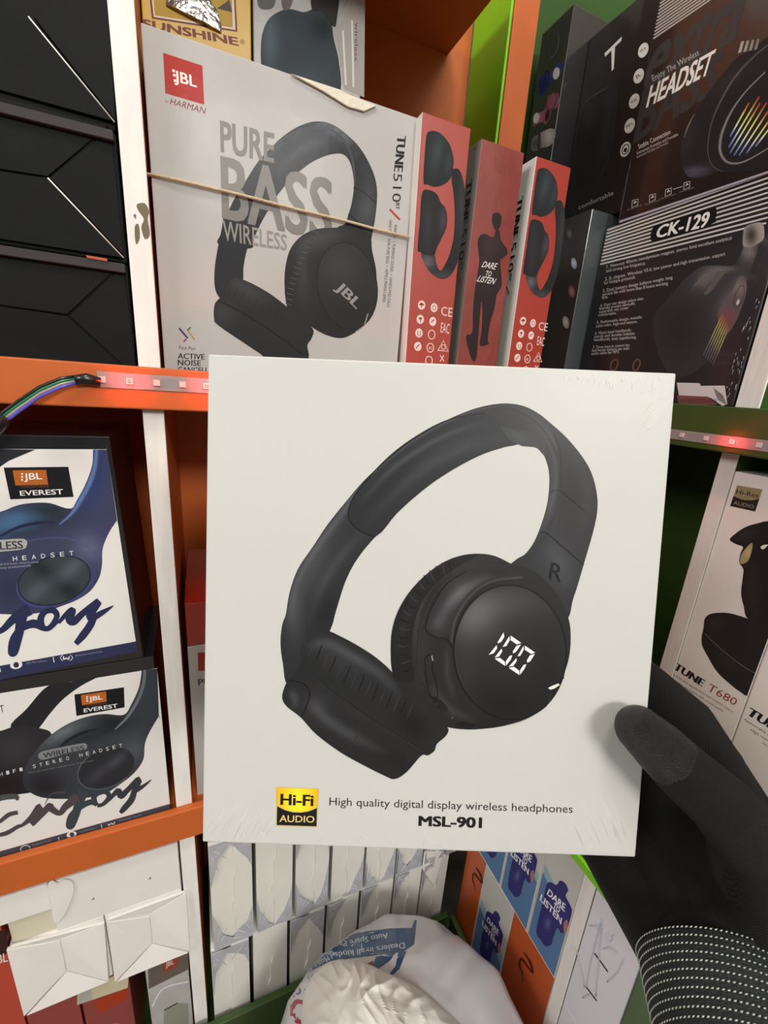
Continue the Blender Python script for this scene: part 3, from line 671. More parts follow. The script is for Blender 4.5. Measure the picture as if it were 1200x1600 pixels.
for i in range(-6, 12):
    t = i/11; x0, y0 = 395-55*t, 290*t
    a.stroke(c6((x0, y0), (x0+470, y0-0.685*470)), 2.2, (190, 184, 178), lay=1)
a.flush('stripes')
a.textq('extra', c6((335, 310), (1075, -130), (985, 290), (268, 690)), (74, 69, 68), 0.03, lay=2, shear=0.1)
a.textq('BASS', c6((250, 690), (880, 370), (800, 700), (195, 1085)), (66, 62, 62), 0.03, lay=1.5, shear=0.05)
a.flush('background_lettering')
a.fill(c6((560, 1250), (538, 1130), (560, 1030), (600, 940), (650, 845), (740, 710), (850, 570), (960, 440), (1080, 370), (1250, 270), (1300, 600), (1300, 1200), (1000, 1290), (850, 1290), (720, 1330), (610, 1330)), (38, 34, 37), [(*c6.one(650, 1290), 24, 9, -10, (60, 58, 76)), (*c6.one(600, 1050), 10, 40, 20, (16, 14, 18)), (*c6.one(900, 600), 40, 12, -45, (14, 13, 14))], lay=2.5, n=4)
a.stroke(c6((650, 850), (600, 950), (572, 1030)), [0.5, 2.6, 0.8], (128, 122, 122), lay=3)
a.stroke(c6((1250, 300), (1100, 420), (960, 570), (855, 740), (785, 900), (752, 1060), (755, 1180), (800, 1258), (870, 1288)), [2, 3, 4.5, 4, 2.5, 2, 2, 2, 1], [(40, 37, 39), (112, 108, 108), (52, 48, 50)], lay=3)
a.stroke(c6((1180, 540), (1040, 680), (930, 830), (862, 980), (840, 1090), (850, 1160), (892, 1213), (965, 1226), (1065, 1192), (1230, 1095)), [2.5, 3, 4, 5.5, 6, 6, 5, 4, 3, 2], [(40, 37, 39), (160, 156, 152), (60, 56, 58)], lay=3)
a.flush('headphone_print')
RB = [(190, 60, 50), (206, 130, 60), (220, 214, 120), (210, 224, 130), (226, 228, 214), (150, 170, 214), (90, 100, 170)]
for (p, q) in (((1060, 770), (915, 1028)), ((1135, 725), (905, 1108)), ((1142, 772), (915, 1150)), ((1190, 770), (945, 1168)), ((1212, 820), (982, 1168)), ((1240, 860), (1037, 1152)), ((1260, 900), (1105, 1102))):
    a.grad_line(c6.one(*p), c6.one(*q), 2.4, RB, lay=4)
a.flush('rainbow_lines')
a.textq('HEADSET', c6((318, 645), (810, 365), (762, 555), (288, 812)), (236, 232, 226), 0.03, lay=4, shear=0.02)
a.text('Enjoy The Wireless', c6.one(338, 612), c6.one(685, 412), 9, (190, 186, 182), -0.004, lay=4, shear=0.3)
a.flush('title_lettering')
a.text('Stable Connection', c6.one(232, 1118), c6.one(470, 1003), 7, (214, 210, 206), lay=2, shear=0.2)
a.text('Extremely Portable and Portable', c6.one(222, 1158), c6.one(528, 1015), 4.2, (196, 190, 186), lay=2)
a.text('Extremely Portable and Portable', c6.one(220, 1186), c6.one(455, 1075), 3.6, (180, 174, 170), lay=2)
a.flush('feature_lettering')
for i, (x, y) in enumerate(((205, 1520), (336, 1480), (455, 1437), (594, 1387))):
    s = 22; q = c6((x-s, y+s*0.2-20), (x+s, y-s*0.6-14), (x+s-4, y-s*0.5+30), (x-s-4, y+s*0.5+26), (x-s, y+s*0.2-20))
    a.stroke(q, 1.0, (200, 196, 192), False, lay=2); a.stroke(c6((x-9, y+8), (x, y-10), (x+8, y+2)), 1.4, (210, 206, 202), lay=2)
    a.text('Wireless connect', c6.one(x-60, y+62), c6.one(x+55, y+22), 2.4, (150, 146, 142), lay=2)
a.stroke(c6((490, 1420), (560, 1398)), 1, (190, 186, 182), lay=2); a.flush('feature_icons')
for k in range(4): a.fill(c6((975+k*40, 400-k*8), (1000+k*40, 312-k*6), (1022+k*38, 308-k*6), (1000+k*40, 392-k*8)), (180-k*12, 176-k*12, 172-k*12), smooth=False, lay=3.6)
a.flush('light_bars')
# pale lip along the bottom of the box
quadpart('bottom_lip', [onX(p, XD) for p in ck((385, 300), (1260, 8), (1260, 20), (382, 314))], nX, 0.0012, mat('lip_plastic', (176, 172, 190), 0.2, 0.8), bC)

bD = carton('headset_box', 'black box marked CK-129 with printed feature list', rectX(0.474, 0.2725, ZS, 0.2118, XD), BX, 0.09, mat('blue_black_wrapped', (33, 32, 37), 0.35, 0.7, bump=0.15, bscale=28, crough=0.08), side=M_BLACKW)
a = artX(XD, bD, M_PRINTG)
TL, TRr, BRr, BLl = (314, 352), (1258, 16), (1190, 312), (275, 540)
for i in range(11):
    t = i/10
    p, q = (TL[0]+(BLl[0]-TL[0])*t, TL[1]+(BLl[1]-TL[1])*t), (TRr[0]+(BRr[0]-TRr[0])*t, TRr[1]+(BRr[1]-TRr[1])*t)
    if q[0] > 1195: p, q = p, ext(p, q, 1200)
    a.stroke(ck(p, q), 2.7, (206, 202, 198), False, lay=1)
a.flush('stripes')
a.fill(ck((552, 385), (565, 340), (600, 318), (880, 228), (915, 235), (912, 285), (885, 320), (600, 408), (560, 412)), (24, 22, 25), lay=2, n=3); mbd = a.flush('model_badge')
a.textq('CK-129', ck((592, 330), (882, 246), (868, 332), (582, 398)), (236, 234, 230), 0.03, lay=3, shear=0.03); a.flush('model_lettering', parent=mbd)
tc = (204, 200, 198)
for (t, p0, p1) in (('1. Newest 40mm neodymium magnet. stereo field excellent analytical', (312, 562), (1000, 402)), ('and strong low frequency.', (308, 585), (525, 540)),
    ('2. JL chipset. Wireless V5.0, low power and high transmission. support', (302, 630), (965, 490)), ('for multiple protocols.', (297, 652), (470, 618)),
    ('3. Dual battery design balance weight. long', (290, 695), (674, 620)), ('service life with more than 8 hours working', (287, 715), (648, 652)), ('time.', (284, 732), (318, 726)),
    ('4. Over ear design select skin-', (275, 775), (515, 735)), ('friendly protein earmuffs.', (270, 792), (468, 762)), ('superskin ear cover', (268, 810), (432, 786)), ('comfortable.', (264, 828), (365, 815)),
    ('5. Fashionable design, metallic', (256, 868), (505, 838)), ('paint color, high-end texture.', (252, 888), (480, 862)),
    ('6. Metal steel headbands,', (246, 928), (446, 908)), ('sturdy and durable foldable', (242, 946), (464, 928)), ('headbands, easy ingathering.', (240, 964), (474, 948)),
    ('7. Three keys to control the', (234, 1005), (436, 992)), ('last/music volume etc with', (230, 1022), (434, 1010)), ('audio cable for MP3.', (226, 1040), (380, 1030))):
    a.text(t, ck.one(*p0), ck.one(*p1), 5.0 if p0[1] < 760 else 4.3, tc, lay=2, shear=0.15)
a.flush('feature_list')
GK = (66, 63, 66)
a.fill(ck2((-60, 1250), (-150, 1000), (-140, 800), (0, 640), (90, 530), (180, 450), (260, 405), (400, 400), (490, 405), (545, 360), (590, 260), (600, 210), (680, 190), (720, 250), (660, 430), (625, 520), (627, 600), (600, 710), (540, 860), (450, 1020), (340, 1160), (200, 1280), (60, 1330)), GK, [(*ck2.one(300, 500), 22, 14, -40, (60, 58, 58)), (*ck2.one(640, 280), 12, 16, 0, (80, 76, 74)), (*ck2.one(480, 700), 30, 16, -60, (50, 46, 50)), (*ck2.one(60, 950), 40, 50, 0, (-14, -16, -14)), (*ck2.one(580, 540), 10, 10, 0, (50, 50, 50)), (*ck2.one(440, 420), 20, 4, 0, (60, 60, 60))], lay=1.5, n=4)
a.fill(ck2((590, 200), (600, 100), (640, 60), (740, 40), (768, 90), (765, 170), (730, 210), (660, 245), (600, 240)), (176, 170, 164), [(*ck2.one(660, 150), 9, 14, 0, (-100, -98, -96))], lay=2)
a.fill(ck2((155, 620), (200, 540), (280, 460), (375, 455), (300, 540), (250, 630)), (122, 116, 114), [(*ck2.one(200, 620), 20, 10, 0, (-50, -48, -46))], lay=2); a.fill(ck2((268, 632), (320, 560), (400, 455), (450, 450), (380, 540), (310, 630)), (112, 106, 104), lay=2)
a.fill(ck2((385, 800), (430, 700), (500, 610), (560, 500), (600, 500), (622, 570), (600, 690), (540, 850), (470, 960), (400, 960)), (112, 100, 104), [(*ck2.one(560, 580), 12, 18, -60, (30, 28, 26)), (*ck2.one(450, 840), 14, 12, -50, (40, -20, -24))], lay=2)
a.ring(ck2.one(560, 660), 6.5, 18, 18, 0.9, (66, 60, 62), lay=3); a.ellipse(ck2.one(550, 705), 2, 5, 20, (206, 200, 196), lay=3)
a.flush('headphone_print')
for i in range(6):
    x0, y0 = 425+i*10, 800+i*22
    a.grad_line(ck2.one(x0, y0), ck2.one(x0-165+i*6, y0+350-i*6), 1.5, [(170, 110, 70), (190, 180, 90), (186, 180, 120), (130, 122, 124), (96, 90, 96)], lay=4)
a.flush('rainbow_lines')
a.fill(ck2((40, 1375), (230, 1380), (240, 1402), (440, 1400), (462, 1555), (420, 1570), (320, 1500), (60, 1495)), (214, 206, 206), smooth=False, lay=2); a.flush('barcode_label')
a.fill(ck2((40, 1480), (300, 1492), (380, 1560), (60, 1560)), (150, 86, 86), smooth=False, lay=3)
for i in range(22): a.stroke(ck2((70+i*14, 1510), (74+i*14, 1548)), 0.9, (60, 44, 46), False, lay=4)
for i in range(8): a.stroke(ck2((350+i*10, 1420+i*8), (385+i*10, 1520+i*6)), 0.8, (70, 60, 60), False, lay=4)
a.flush('barcode')
for (x, y) in ((352, 1095), (475, 1095)): a.ring(ck.one(x, y), 5, 9, 20, 2.4, (120, 90, 76), lay=2)
a.flush('cup_icons')
# crinkled wrap glints along the box edge
random.seed(3)
bm = bmesh.new()
for i in range(34):
    t = random.random(); x = 740-240*t+random.uniform(-70, 10); y = 660+850*t; L_ = random.uniform(15, 50)
    p = [onX(q, XD)-BX*0.0008 for q in ck2((x, y), (x-L_*0.3+random.uniform(-8, 8), y+L_))]
    tube_bm(bm, p, 0.00028, 4)
link('wrap_wrinkles', bm_to(bm, 'wrap_wrinkles', Vector(bD.location)), bD, mat('wrap_plastic_ridge', (150, 148, 148), 0.15, 0.8, spec=1.0))['kind'] = 'stuff'

# ================================================================== two blue and white headset boxes on the left
e1, e2 = Crop(0, 690, 0.23116), Crop(0, 1030, 0.23333)
DE = 0.3898
def stroke_name(a, pts_list, conv, col, lay):
    for pts, w in pts_list: a.stroke(conv(*pts), w, col, lay=lay)
M_EB = mat('everest_black_card', (28, 28, 31), 0.3, 0.7, bump=0.12, bscale=35, crough=0.08)
xr0, xr1 = onY((171, 684), DE).x, onY((224, 1022), DE).x
zt1, zm, zb1 = onY((171, 682), DE).z, CAM.z-0.2515, CAM.z-0.4418
ev1 = carton('headset_box', 'dark blue wireless headset box on top of the grey one', [Vector((-0.30, DE, zt1)), Vector((xr0, DE, zt1)), Vector((xr1, DE, zm)), Vector((-0.295, DE, zm))], BY, 0.10, M_EB)
a = artY(DE, ev1, M_PRINTG)
a.fill(e1((-700, 48), (722, 52), (918, 1350), (-700, 1680)), (226, 224, 220), smooth=False, lay=1); a.flush('white_panel')
NB = (66, 72, 102)
a.fill(e1((-400, 420), (-100, 240), (60, 130), (240, 54), (0, 50), (-400, 60)), (44, 44, 50), smooth=False, lay=2)
a.fill(e1((-500, 600), (-200, 520), (0, 475), (120, 430), (230, 414), (340, 416), (480, 452), (560, 360), (600, 250), (625, 150), (629, 56), (630, 54), (722, 54), (723, 56), (792, 530), (792, 532), (740, 610), (695, 720), (690, 830), (670, 920), (610, 1010), (520, 1070), (420, 1110), (300, 1150), (150, 1170), (0, 1165), (-500, 1150)), NB, [(*e1.one(90, 540), 40, 16, -10, (16, 56, 74)), (*e1.one(330, 470), 34, 16, 10, (-30, -26, -50)), (*e1.one(640, 250), 14, 50, 10, (-14, -6, 20)), (*e1.one(600, 720), 26, 20, 40, (40, 40, 44)), (*e1.one(200, 600), 40, 8, -10, (-20, -20, -30)), (*e1.one(60, 1000), 40, 30, 0, (-14, -14, -18)), (*e1.one(720, 600), 20, 20, 0, (10, 0, 10))], lay=2, n=4)
a.stroke(e1((652, 54), (640, 170), (600, 290), (540, 400), (480, 490), (400, 560)), [7, 9, 10, 9, 6, 2], [(70, 92, 150), (108, 138, 186), (60, 74, 130)], lay=3)
a.stroke(e1((0, 640), (120, 580), (260, 548), (380, 545)), [3, 5, 5, 2], (40, 44, 78), lay=3); a.stroke(e1((100, 690), (250, 660), (420, 650), (560, 690), (650, 780), (670, 880)), 1.2, (90, 100, 150), lay=3)
a.stroke(e1((120, 960), (125, 1030), (190, 1095), (300, 1115), (420, 1090), (540, 1040), (620, 950), (640, 860)), 4, (70, 80, 134), lay=3)
a.ellipse(e1.one(367, 938), 57, 36.5, -16, (62, 72, 78), [(*e1.one(480, 860), 26, 12, -40, (26, 30, 32)), (*e1.one(250, 1010), 26, 12, -40, (22, 26, 28)), (*e1.one(280, 860), 22, 12, 30, (-24, -26, -26)), (*e1.one(470, 1010), 22, 12, 30, (-26, -28, -28))], lay=4)
a.ring(e1.one(367, 938), 57.5, 37, -16, 1.6, (30, 34, 52), lay=4.5)
a.flush('headphone_print')
def logo(a, cv, blk, org_, jbl, har, eve):
    a.fill(cv(*blk), (24, 24, 28), smooth=False, lay=3); a.fill(cv(*org_), (196, 108, 40), smooth=False, lay=4); a.textq('JBL', cv(*jbl), (232, 226, 220), 0.02, lay=5)
    a.textq('HARMAN', cv(*har), (120, 76, 50), 0.0, lay=5); a.textq('EVEREST', cv(*eve), (232, 230, 228), 0.015, lay=5)
logo(a, e1, ((25, 175), (462, 170), (498, 374), (70, 390)), ((86, 194), (312, 191), (326, 290), (105, 296)), ((160, 215), (280, 210), (290, 268), (165, 274)), ((140, 295), (325, 290), (328, 310), (148, 314)), ((132, 332), (425, 320), (430, 355), (138, 366)))
for y in (212, 232, 252): a.fill(e1((143, y), (156, y), (157, y+12), (145, y+12)), (232, 226, 220), smooth=False, lay=5)
a.flush('brand_badge')
def pill(a, cv, pts, col, lay): a.fill(cv(*pts), col, n=4, lay=lay)
pill(a, e1, ((-250, 760), (-270, 720), (-240, 690), (-100, 672), (60, 660), (150, 656), (182, 672), (180, 705), (150, 728), (0, 744), (-150, 760)), (176, 176, 172), 4.2)
a.textq('WIRELESS', e1((-210, 690), (152, 668), (158, 722), (-206, 745)), (58, 60, 78), 0.02, lay=5)
for i, ch in enumerate('STEREO HEADSET'):
    if ch == ' ': continue
    x = 485-(13-i)*63.5; y = 770+(13-i)*6.2-(0 if i > 6 else 4)
    a.text(ch, e1.one(x-14, y), e1.one(x+14, y-3), 7, (222, 222, 226), lay=5)
a.text('When you hand make a call and music when in need', e1.one(-250, 850), e1.one(258, 818), 3, (170, 172, 190), lay=5)
a.text('and smart answering and hang up automatically', e1.one(-250, 880), e1.one(210, 842), 3, (170, 172, 190), lay=5)
a.flush('title_lettering')
NV = (46, 52, 90)
for pts, w in ((((-260, 1300), (-150, 1210), (-90, 1230), (-60, 1280), (10, 1275), (80, 1210), (140, 1165), (200, 1130)), [6, 12, 14, 12, 9, 13, 18, 20]),
               (((150, 1170), (140, 1230), (125, 1310), (95, 1420), (75, 1415), (90, 1330), (150, 1260), (230, 1230), (300, 1262), (340, 1258), (390, 1215)), [18, 16, 14, 13, 10, 10, 10, 14, 9, 7, 5]),
               (((290, 1265), (275, 1200), (305, 1150), (360, 1140), (385, 1180), (345, 1245), (300, 1270)), [9, 11, 9, 10, 9, 7, 7]),
               (((395, 1225), (450, 1165), (490, 1140), (470, 1200), (500, 1215), (560, 1160), (640, 1100), (660, 1090), (610, 1170), (625, 1190), (700, 1150), (768, 1108)), [5, 8, 11, 13, 12, 10, 11, 12, 12, 11, 8, 1]),
               (((635, 1180), (610, 1240), (560, 1310), (512, 1366)), [11, 12, 12, 8])):
    a.stroke(e1(*pts), w, NV, lay=4.6)
a.flush('script_lettering')
a.fill(e1((-700, 1640), (919, 1350), (930, 1415), (-700, 1760)), (52, 56, 92), smooth=False, lay=5)
a.ellipse(e1.one(110, 1508), 9.6, 6.4, -8, (226, 226, 226), lay=6); a.ellipse(e1.one(110, 1508), 4.4, 4.4, 0, (50, 50, 70), lay=6.5)
a.stroke(e1((360, 1455), (366, 1492)), 1.4, (214, 214, 220), lay=6); a.stroke(e1((0, 1530), (4, 1556)), 1.4, (214, 214, 220), lay=6)
for s in (-1, 1): a.stroke(e1((450+s*25, 1440), (450+s*42, 1460), (450+s*25, 1480)), 1.1, (200, 200, 210), lay=6)
a.stroke(e1((430, 1450), (432, 1470), (448, 1462), (464, 1470), (468, 1450)), 1.8, (226, 226, 230), lay=6)
a.text('External sound mode', e1.one(512, 1452), e1.one(692, 1422), 3, (150, 152, 176), lay=6); a.text('HD Microphone', e1.one(180, 1504), e1.one(318, 1484), 3, (150, 152, 176), lay=6)
a.flush('feature_band')
xr2, xr3 = onY((241, 1036), DE).x, onY((267, 1262), DE).x
ev2 = carton('headset_box', 'grey wireless headset box under the blue one', [Vector((-0.30, DE, zm-0.0006)), Vector((xr2, DE, zm-0.0006)), Vector((xr3, DE, zb1)), Vector((-0.295, DE, zb1))], BY, 0.10, M_EB)
a = artY(DE, ev2, M_PRINTG)
a.fill(e2((-600, 330), (0, 228), (1052, 60), (1138, 968), (0, 1290), (-600, 1460)), (222, 219, 216), smooth=False, lay=1); a.flush('white_panel')
SL = (62, 66, 72)
a.fill(e2((70, 452), (180, 330), (320, 180), (480, 152), (660, 112), (540, 180), (420, 270), (330, 370), (270, 450), (200, 520)), (40, 40, 44), lay=2)
a.fill(e2((-300, 560), (-150, 500), (0, 480), (80, 455), (180, 448), (270, 462), (345, 500), (330, 640), (260, 860), (120, 905), (0, 918), (-300, 950)), (46, 44, 48), [(*e2.one(100, 600), 30, 26, 0, (14, 15, 18)), (*e2.one(60, 850), 50, 24, 0, (-10, -18, -16))], lay=2.2)
a.fill(e2((155, 780), (180, 700), (250, 600), (350, 500), (460, 430), (580, 385), (700, 366), (828, 372), (880, 300), (930, 190), (949, 78), (950, 75), (1052, 62), (1053, 66), (1064, 378), (1064, 380), (1000, 490), (970, 570), (960, 670), (900, 760), (800, 840), (700, 900), (560, 930), (400, 935), (280, 925), (200, 890), (160, 840)), SL, [(*e2.one(420, 490), 36, 10, -30, (50, 56, 58)), (*e2.one(750, 420), 24, 12, 0, (-26, -26, -26)), (*e2.one(900, 600), 20, 20, 0, (24, 24, 26)), (*e2.one(300, 840), 30, 20, 0, (-26, -34, -34)), (*e2.one(1000, 200), 12, 40, 0, (0, 4, 10)), (*e2.one(600, 520), 50, 8, -20, (-20, -20, -18))], lay=2.6, n=4)
a.stroke(e2((970, 70), (960, 170), (920, 280), (850, 390), (770, 470)), [4, 5, 5, 4, 2], (118, 126, 132), lay=3.2)
a.stroke(e2((390, 600), (460, 540), (560, 490), (660, 465)), [2, 5, 5, 2], (36, 36, 40), lay=3)
a.ellipse(e2.one(712, 728), 46, 29, -24, (46, 47, 52), [(*e2.one(780, 680), 20, 8, -40, (28, 28, 30)), (*e2.one(640, 780), 20, 8, -40, (18, 18, 20))], lay=4); a.ring(e2.one(712, 728), 47, 30, -24, 2, (92, 98, 104), lay=4.5, a0=60, a1=250)
a.flush('headphone_print')
logo(a, e2, ((498, 236), (830, 187), (835, 322), (512, 380)), ((542, 240), (710, 215), (714, 282), (550, 308)), ((594, 252), (685, 238), (690, 276), (598, 290)), ((580, 302), (712, 284), (714, 300), (582, 318)), ((560, 330), (786, 296), (790, 322), (562, 356)))
for y in (248, 262, 276): a.fill(e2((578, y), (589, y-2), (590, y+7), (579, y+9)), (232, 226, 220), smooth=False, lay=5)
a.flush('brand_badge')
pill(a, e2, ((258, 655), (262, 630), (300, 612), (430, 585), (550, 562), (580, 570), (582, 592), (555, 608), (420, 638), (290, 672)), (140, 142, 144), 4.2)
a.textq('WIRELESS', e2((286, 628), (562, 574), (566, 606), (292, 664)), (60, 60, 66), 0.02, lay=5)
for i, ch in enumerate('HIFI STEREO HEADSET'):
    if ch == ' ': continue
    x = 10+i*44.5; y = 782-i*10.6
    a.text(ch, e2.one(x-10, y), e2.one(x+10, y-4), 5.5, (206, 206, 206), lay=5)
a.text('When you hand make a call and music when in need', e2.one(190, 765), e2.one(620, 682), 2.6, (130, 130, 134), lay=5)
a.flush('title_lettering')
a.text('T', e2.one(2, 358), e2.one(32, 352), 11, (40, 38, 38), lay=3); a.flush('letter')
for pts, w, c in ((((-40, 960), (20, 925), (110, 920), (112, 945)), [4, 9, 8, 3], (84, 88, 90)), (((-60, 1185), (40, 1165), (120, 1120), (150, 1110), (210, 1060), (265, 990), (240, 1060), (215, 1100), (270, 1050), (330, 985), (345, 1000), (400, 1030), (440, 985), (520, 920)), [5, 7, 6, 5, 9, 12, 13, 9, 8, 11, 11, 8, 11, 15], (88, 76, 82)),
    (((120, 1025), (60, 1040), (0, 1085), (-60, 1110)), [6, 7, 6, 4], (90, 78, 82)), (((300, 970), (350, 900), (440, 890)), [1, 2, 3], (90, 78, 82)), (((560, 880), (530, 960), (500, 1060), (475, 1115), (458, 1105), (480, 1040), (560, 975), (620, 955), (650, 975)), [17, 14, 12, 11, 8, 8, 9, 9, 7], (66, 74, 80)),
    (((640, 975), (630, 920), (670, 890), (715, 890), (730, 925), (690, 970), (650, 980)), [8, 9, 7, 8, 8, 6, 6], (62, 70, 76)), (((728, 945), (790, 880), (810, 915), (860, 870), (930, 805), (905, 870), (950, 855), (1015, 805)), [4, 9, 10, 8, 10, 10, 6, 1], (62, 64, 70)), (((900, 880), (880, 940), (830, 1000), (805, 1028)), [9, 10, 9, 5], (62, 64, 70))):
    a.stroke(e2(*pts), w, c, lay=4.7)
a.flush('script_lettering')
a.fill(e2((-600, 1440), (0, 1285), (1138, 968), (1140, 1004), (0, 1330), (-600, 1490)), (78, 78, 88), smooth=False, lay=5)
a.ellipse(e2.one(480, 1172), 8, 5, -14, (216, 214, 214), lay=6); a.ellipse(e2.one(482, 1172), 3.6, 3.4, 0, (70, 70, 80), lay=6.5)
a.stroke(e2((390, 1190), (398, 1216)), 1.3, (200, 200, 204), lay=6); a.stroke(e2((678, 1105), (684, 1132)), 1.3, (200, 200, 204), lay=6)
a.ring(e2.one(170, 1268), 7.5, 5.2, -14, 1.3, (200, 200, 204), lay=6, a0=150, a1=390); a.stroke(e2((725, 1102), (730, 1112), (745, 1098), (760, 1104), (768, 1088)), 1.6, (206, 206, 210), lay=6)
a.text('Fashion look', e2.one(220, 1250), e2.one(345, 1214), 2.6, (150, 150, 156), lay=6); a.text('HD Microphone', e2.one(540, 1162), e2.one(650, 1132), 2.6, (150, 150, 156), lay=6); a.text('External sound', e2.one(800, 1085), e2.one(945, 1046), 2.6, (150, 150, 156), lay=6)
a.flush('feature_band')

# ================================================================== boxes seen past the divider in the middle compartment
ic = Crop(240, 630, 0.4367)
DI = 0.402
x0 = onY(ic.one(122, 900), DI).x; zt_ = onY(ic.one(125, 872), DI).z; zt2 = onY(ic.one(128, 716), DI).z
wb_ = carton('headphone_box', 'white box with red corner label, half hidden behind the held box', [Vector((x0, DI, zt_)), Vector((0.19, DI, zt_)), Vector((0.19, DI, zb1)), Vector((x0, DI, zb1))], BY, 0.15, M_GREYCARD)
a = artY(DI, wb_); a.fill(ic((158, 892), (230, 890), (230, 955), (160, 958)), (176, 50, 40), smooth=False, lay=1); a.text('PURE', ic.one(160, 1010), ic.one(250, 1004), 10, (50, 48, 48), 0.02, lay=1); a.flush('print')
carton('headphone_box', 'dark red box on the half hidden white box', [Vector((x0, DI, zt2)), Vector((0.185, DI, zt2)), Vector((0.185, DI, zt_+0.0004)), Vector((x0, DI, zt_+0.0004))], BY, 0.14, mat('deep_red_card', (150, 34, 20), 0.35, 0.6))

# ================================================================== white T680 boxes, right
t6 = Crop(1020, 720, 0.28754)
XT = 0.4942
def t680(label, y0, y1, dy):
    r = carton('headphone_box', label, rectX(y0, y1, -0.4299, -0.0575, XT), BX, 0.12, mat('glossy_white_card', (242, 238, 233), 0.35, 0.3, crough=0.15), group='white boxes under the green shelf edge')
    a = Art(lambda p: (lambda q: Vector((q.x, max(q.y+dy, y1+0.0006), q.z)))(onX(p, XT)), Vector((-1, 0, 0)), r)
    K = (33, 31, 31)
    ymax = 640 
    a.fill(t6((418, 428), (450, 395), (500, 362), (560, 342), (640, 334), (650, 440), (600, 458), (586, 470), (600, 482), (650, 486), (650, 905), (520, 862), (494, 790), (480, 720), (488, 640), (492, 590), (470, 550), (478, 500), (490, 468), (450, 452)), K, [(*t6.one(500, 400), 20, 10, -20, (20, 22, 22)), (*t6.one(540, 700), 10, 40, 0, (16, 15, 15))], lay=1, n=4)
    a.fill(t6((500, 482), (538, 446), (540, 480), (520, 540), (490, 560), (474, 552), (480, 515)), (182, 168, 120), [(*t6.one(520, 500), 6, 8, 0, (20, 20, 20))], lay=2)
    a.fill(t6((276, 905), (284, 856), (320, 830), (400, 826), (470, 842), (525, 862), (600, 900), (650, 905), (640, 1010), (572, 1165), (524, 1274), (470, 1252), (410, 1205), (352, 1150), (305, 1075), (265, 990)), (36, 34, 34), [(*t6.one(340, 880), 14, 10, 0, (24, 22, 20)), (*t6.one(400, 1090), 20, 8, 40, (14, 13, 12))], lay=1.6, n=4)
    a.stroke(t6((284, 938), (320, 975), (380, 1030), (470, 1102), (568, 1162)), 1.3, (110, 106, 104), lay=2.4)
    a.flush('headphone_print')
    a.fill(t6((458, 133), (596, 156), (580, 206), (540, 215), (490, 212), (438, 192)), (172, 158, 116), smooth=False, lay=1)
    a.fill(t6((438, 192), (490, 212), (540, 215), (580, 206), (556, 276), (420, 246)), (52, 42, 38), smooth=False, lay=1)
    a.text('Hi-Res', t6.one(452, 178), t6.one(572, 202), 7.2, (40, 32, 30), 0.01, lay=2); a.text('AUDIO', t6.one(438, 236), t6.one(548, 260), 5.6, (180, 166, 150), 0.0, lay=2)
    a.flush('audio_badge')
    a.text('TUNE', t6.one(108, 1128), t6.one(268, 1228), 11, (26, 24, 24), 0.06, lay=1); a.text('T680', t6.one(292, 1244), t6.one(445, 1332), 11.5, (186, 66, 52), 0.0, lay=1)
    for (t, p, q) in (('Fashionable appearance and colorful colors', (102, 1160), (432, 1368)), ('High resolution HiFi sound quality', (128, 1206), (382, 1366)), ('no gaming delay', (176, 1262), (306, 1346))):
        a.text(t, t6.one(*p), t6.one(*q), 3.2, (70, 64, 60), lay=1)
    a.flush('model_lettering')
    return r
ybt = onX((1171, 1083), XT).y
t680('white T680 headphone box showing its whole front, beside the white divider', 0.2556, ybt+0.0004, 0)
t680('white T680 headphone box partly cut off by the right picture edge', ybt-0.0004, ybt-0.066, -0.0755)
# ================================================================== lower left: white cartons and red boxes
lb = Crop(0, 1280, 0.28333)
DL = 0.3885
M_FLAPW = mat('white_board', (228, 224, 220), 0.6, 0.05, var=0.04, vscale=18, bump=0.05, bscale=120)
def ptsY(c, D, *p): return [onY(q, D) for q in c(*p)]
zU1, zU0 = onY(lb.one(990, 130), DL).z, onY(lb.one(1020, 374), DL).z
zT0 = (onY(lb.one(1050, 692), DL).z+onY(lb.one(140, 1048), DL).z)/2
xu0, xu1 = onY(lb.one(285, 470), DL).x, -0.0415
xm = onY(lb.one(600, 700), DL).x; xt0 = onY(lb.one(80, 860), DL).x
top_lim = CAM.z-0.4735
zU1 = min(zU1, top_lim)
def R4(x0, x1, z0, z1, D): return [Vector((x0, D, z1)), Vector((x1, D, z1)), Vector((x1, D, z0)), Vector((x0, D, z0))]
uc = carton('white_carton', 'long white carton with two pin holes, directly under the lower orange shelf', R4(xu0, xu1, zU0, zU1, DL), BY, 0.18, M_FLAPW, 'carton', 'white cartons on the bottom left shelf')
a = artY(DL, uc)
for q in ((512, 438), (825, 325)): a.ellipse(lb.one(*q), 2.6, 1.9, 0, (120, 112, 106), lay=1); a.ellipse(lb.one(q[0]-4, q[1]-2), 1.4, 1.2, 0, (236, 234, 230), lay=1.5); a.flush('pin_hole')
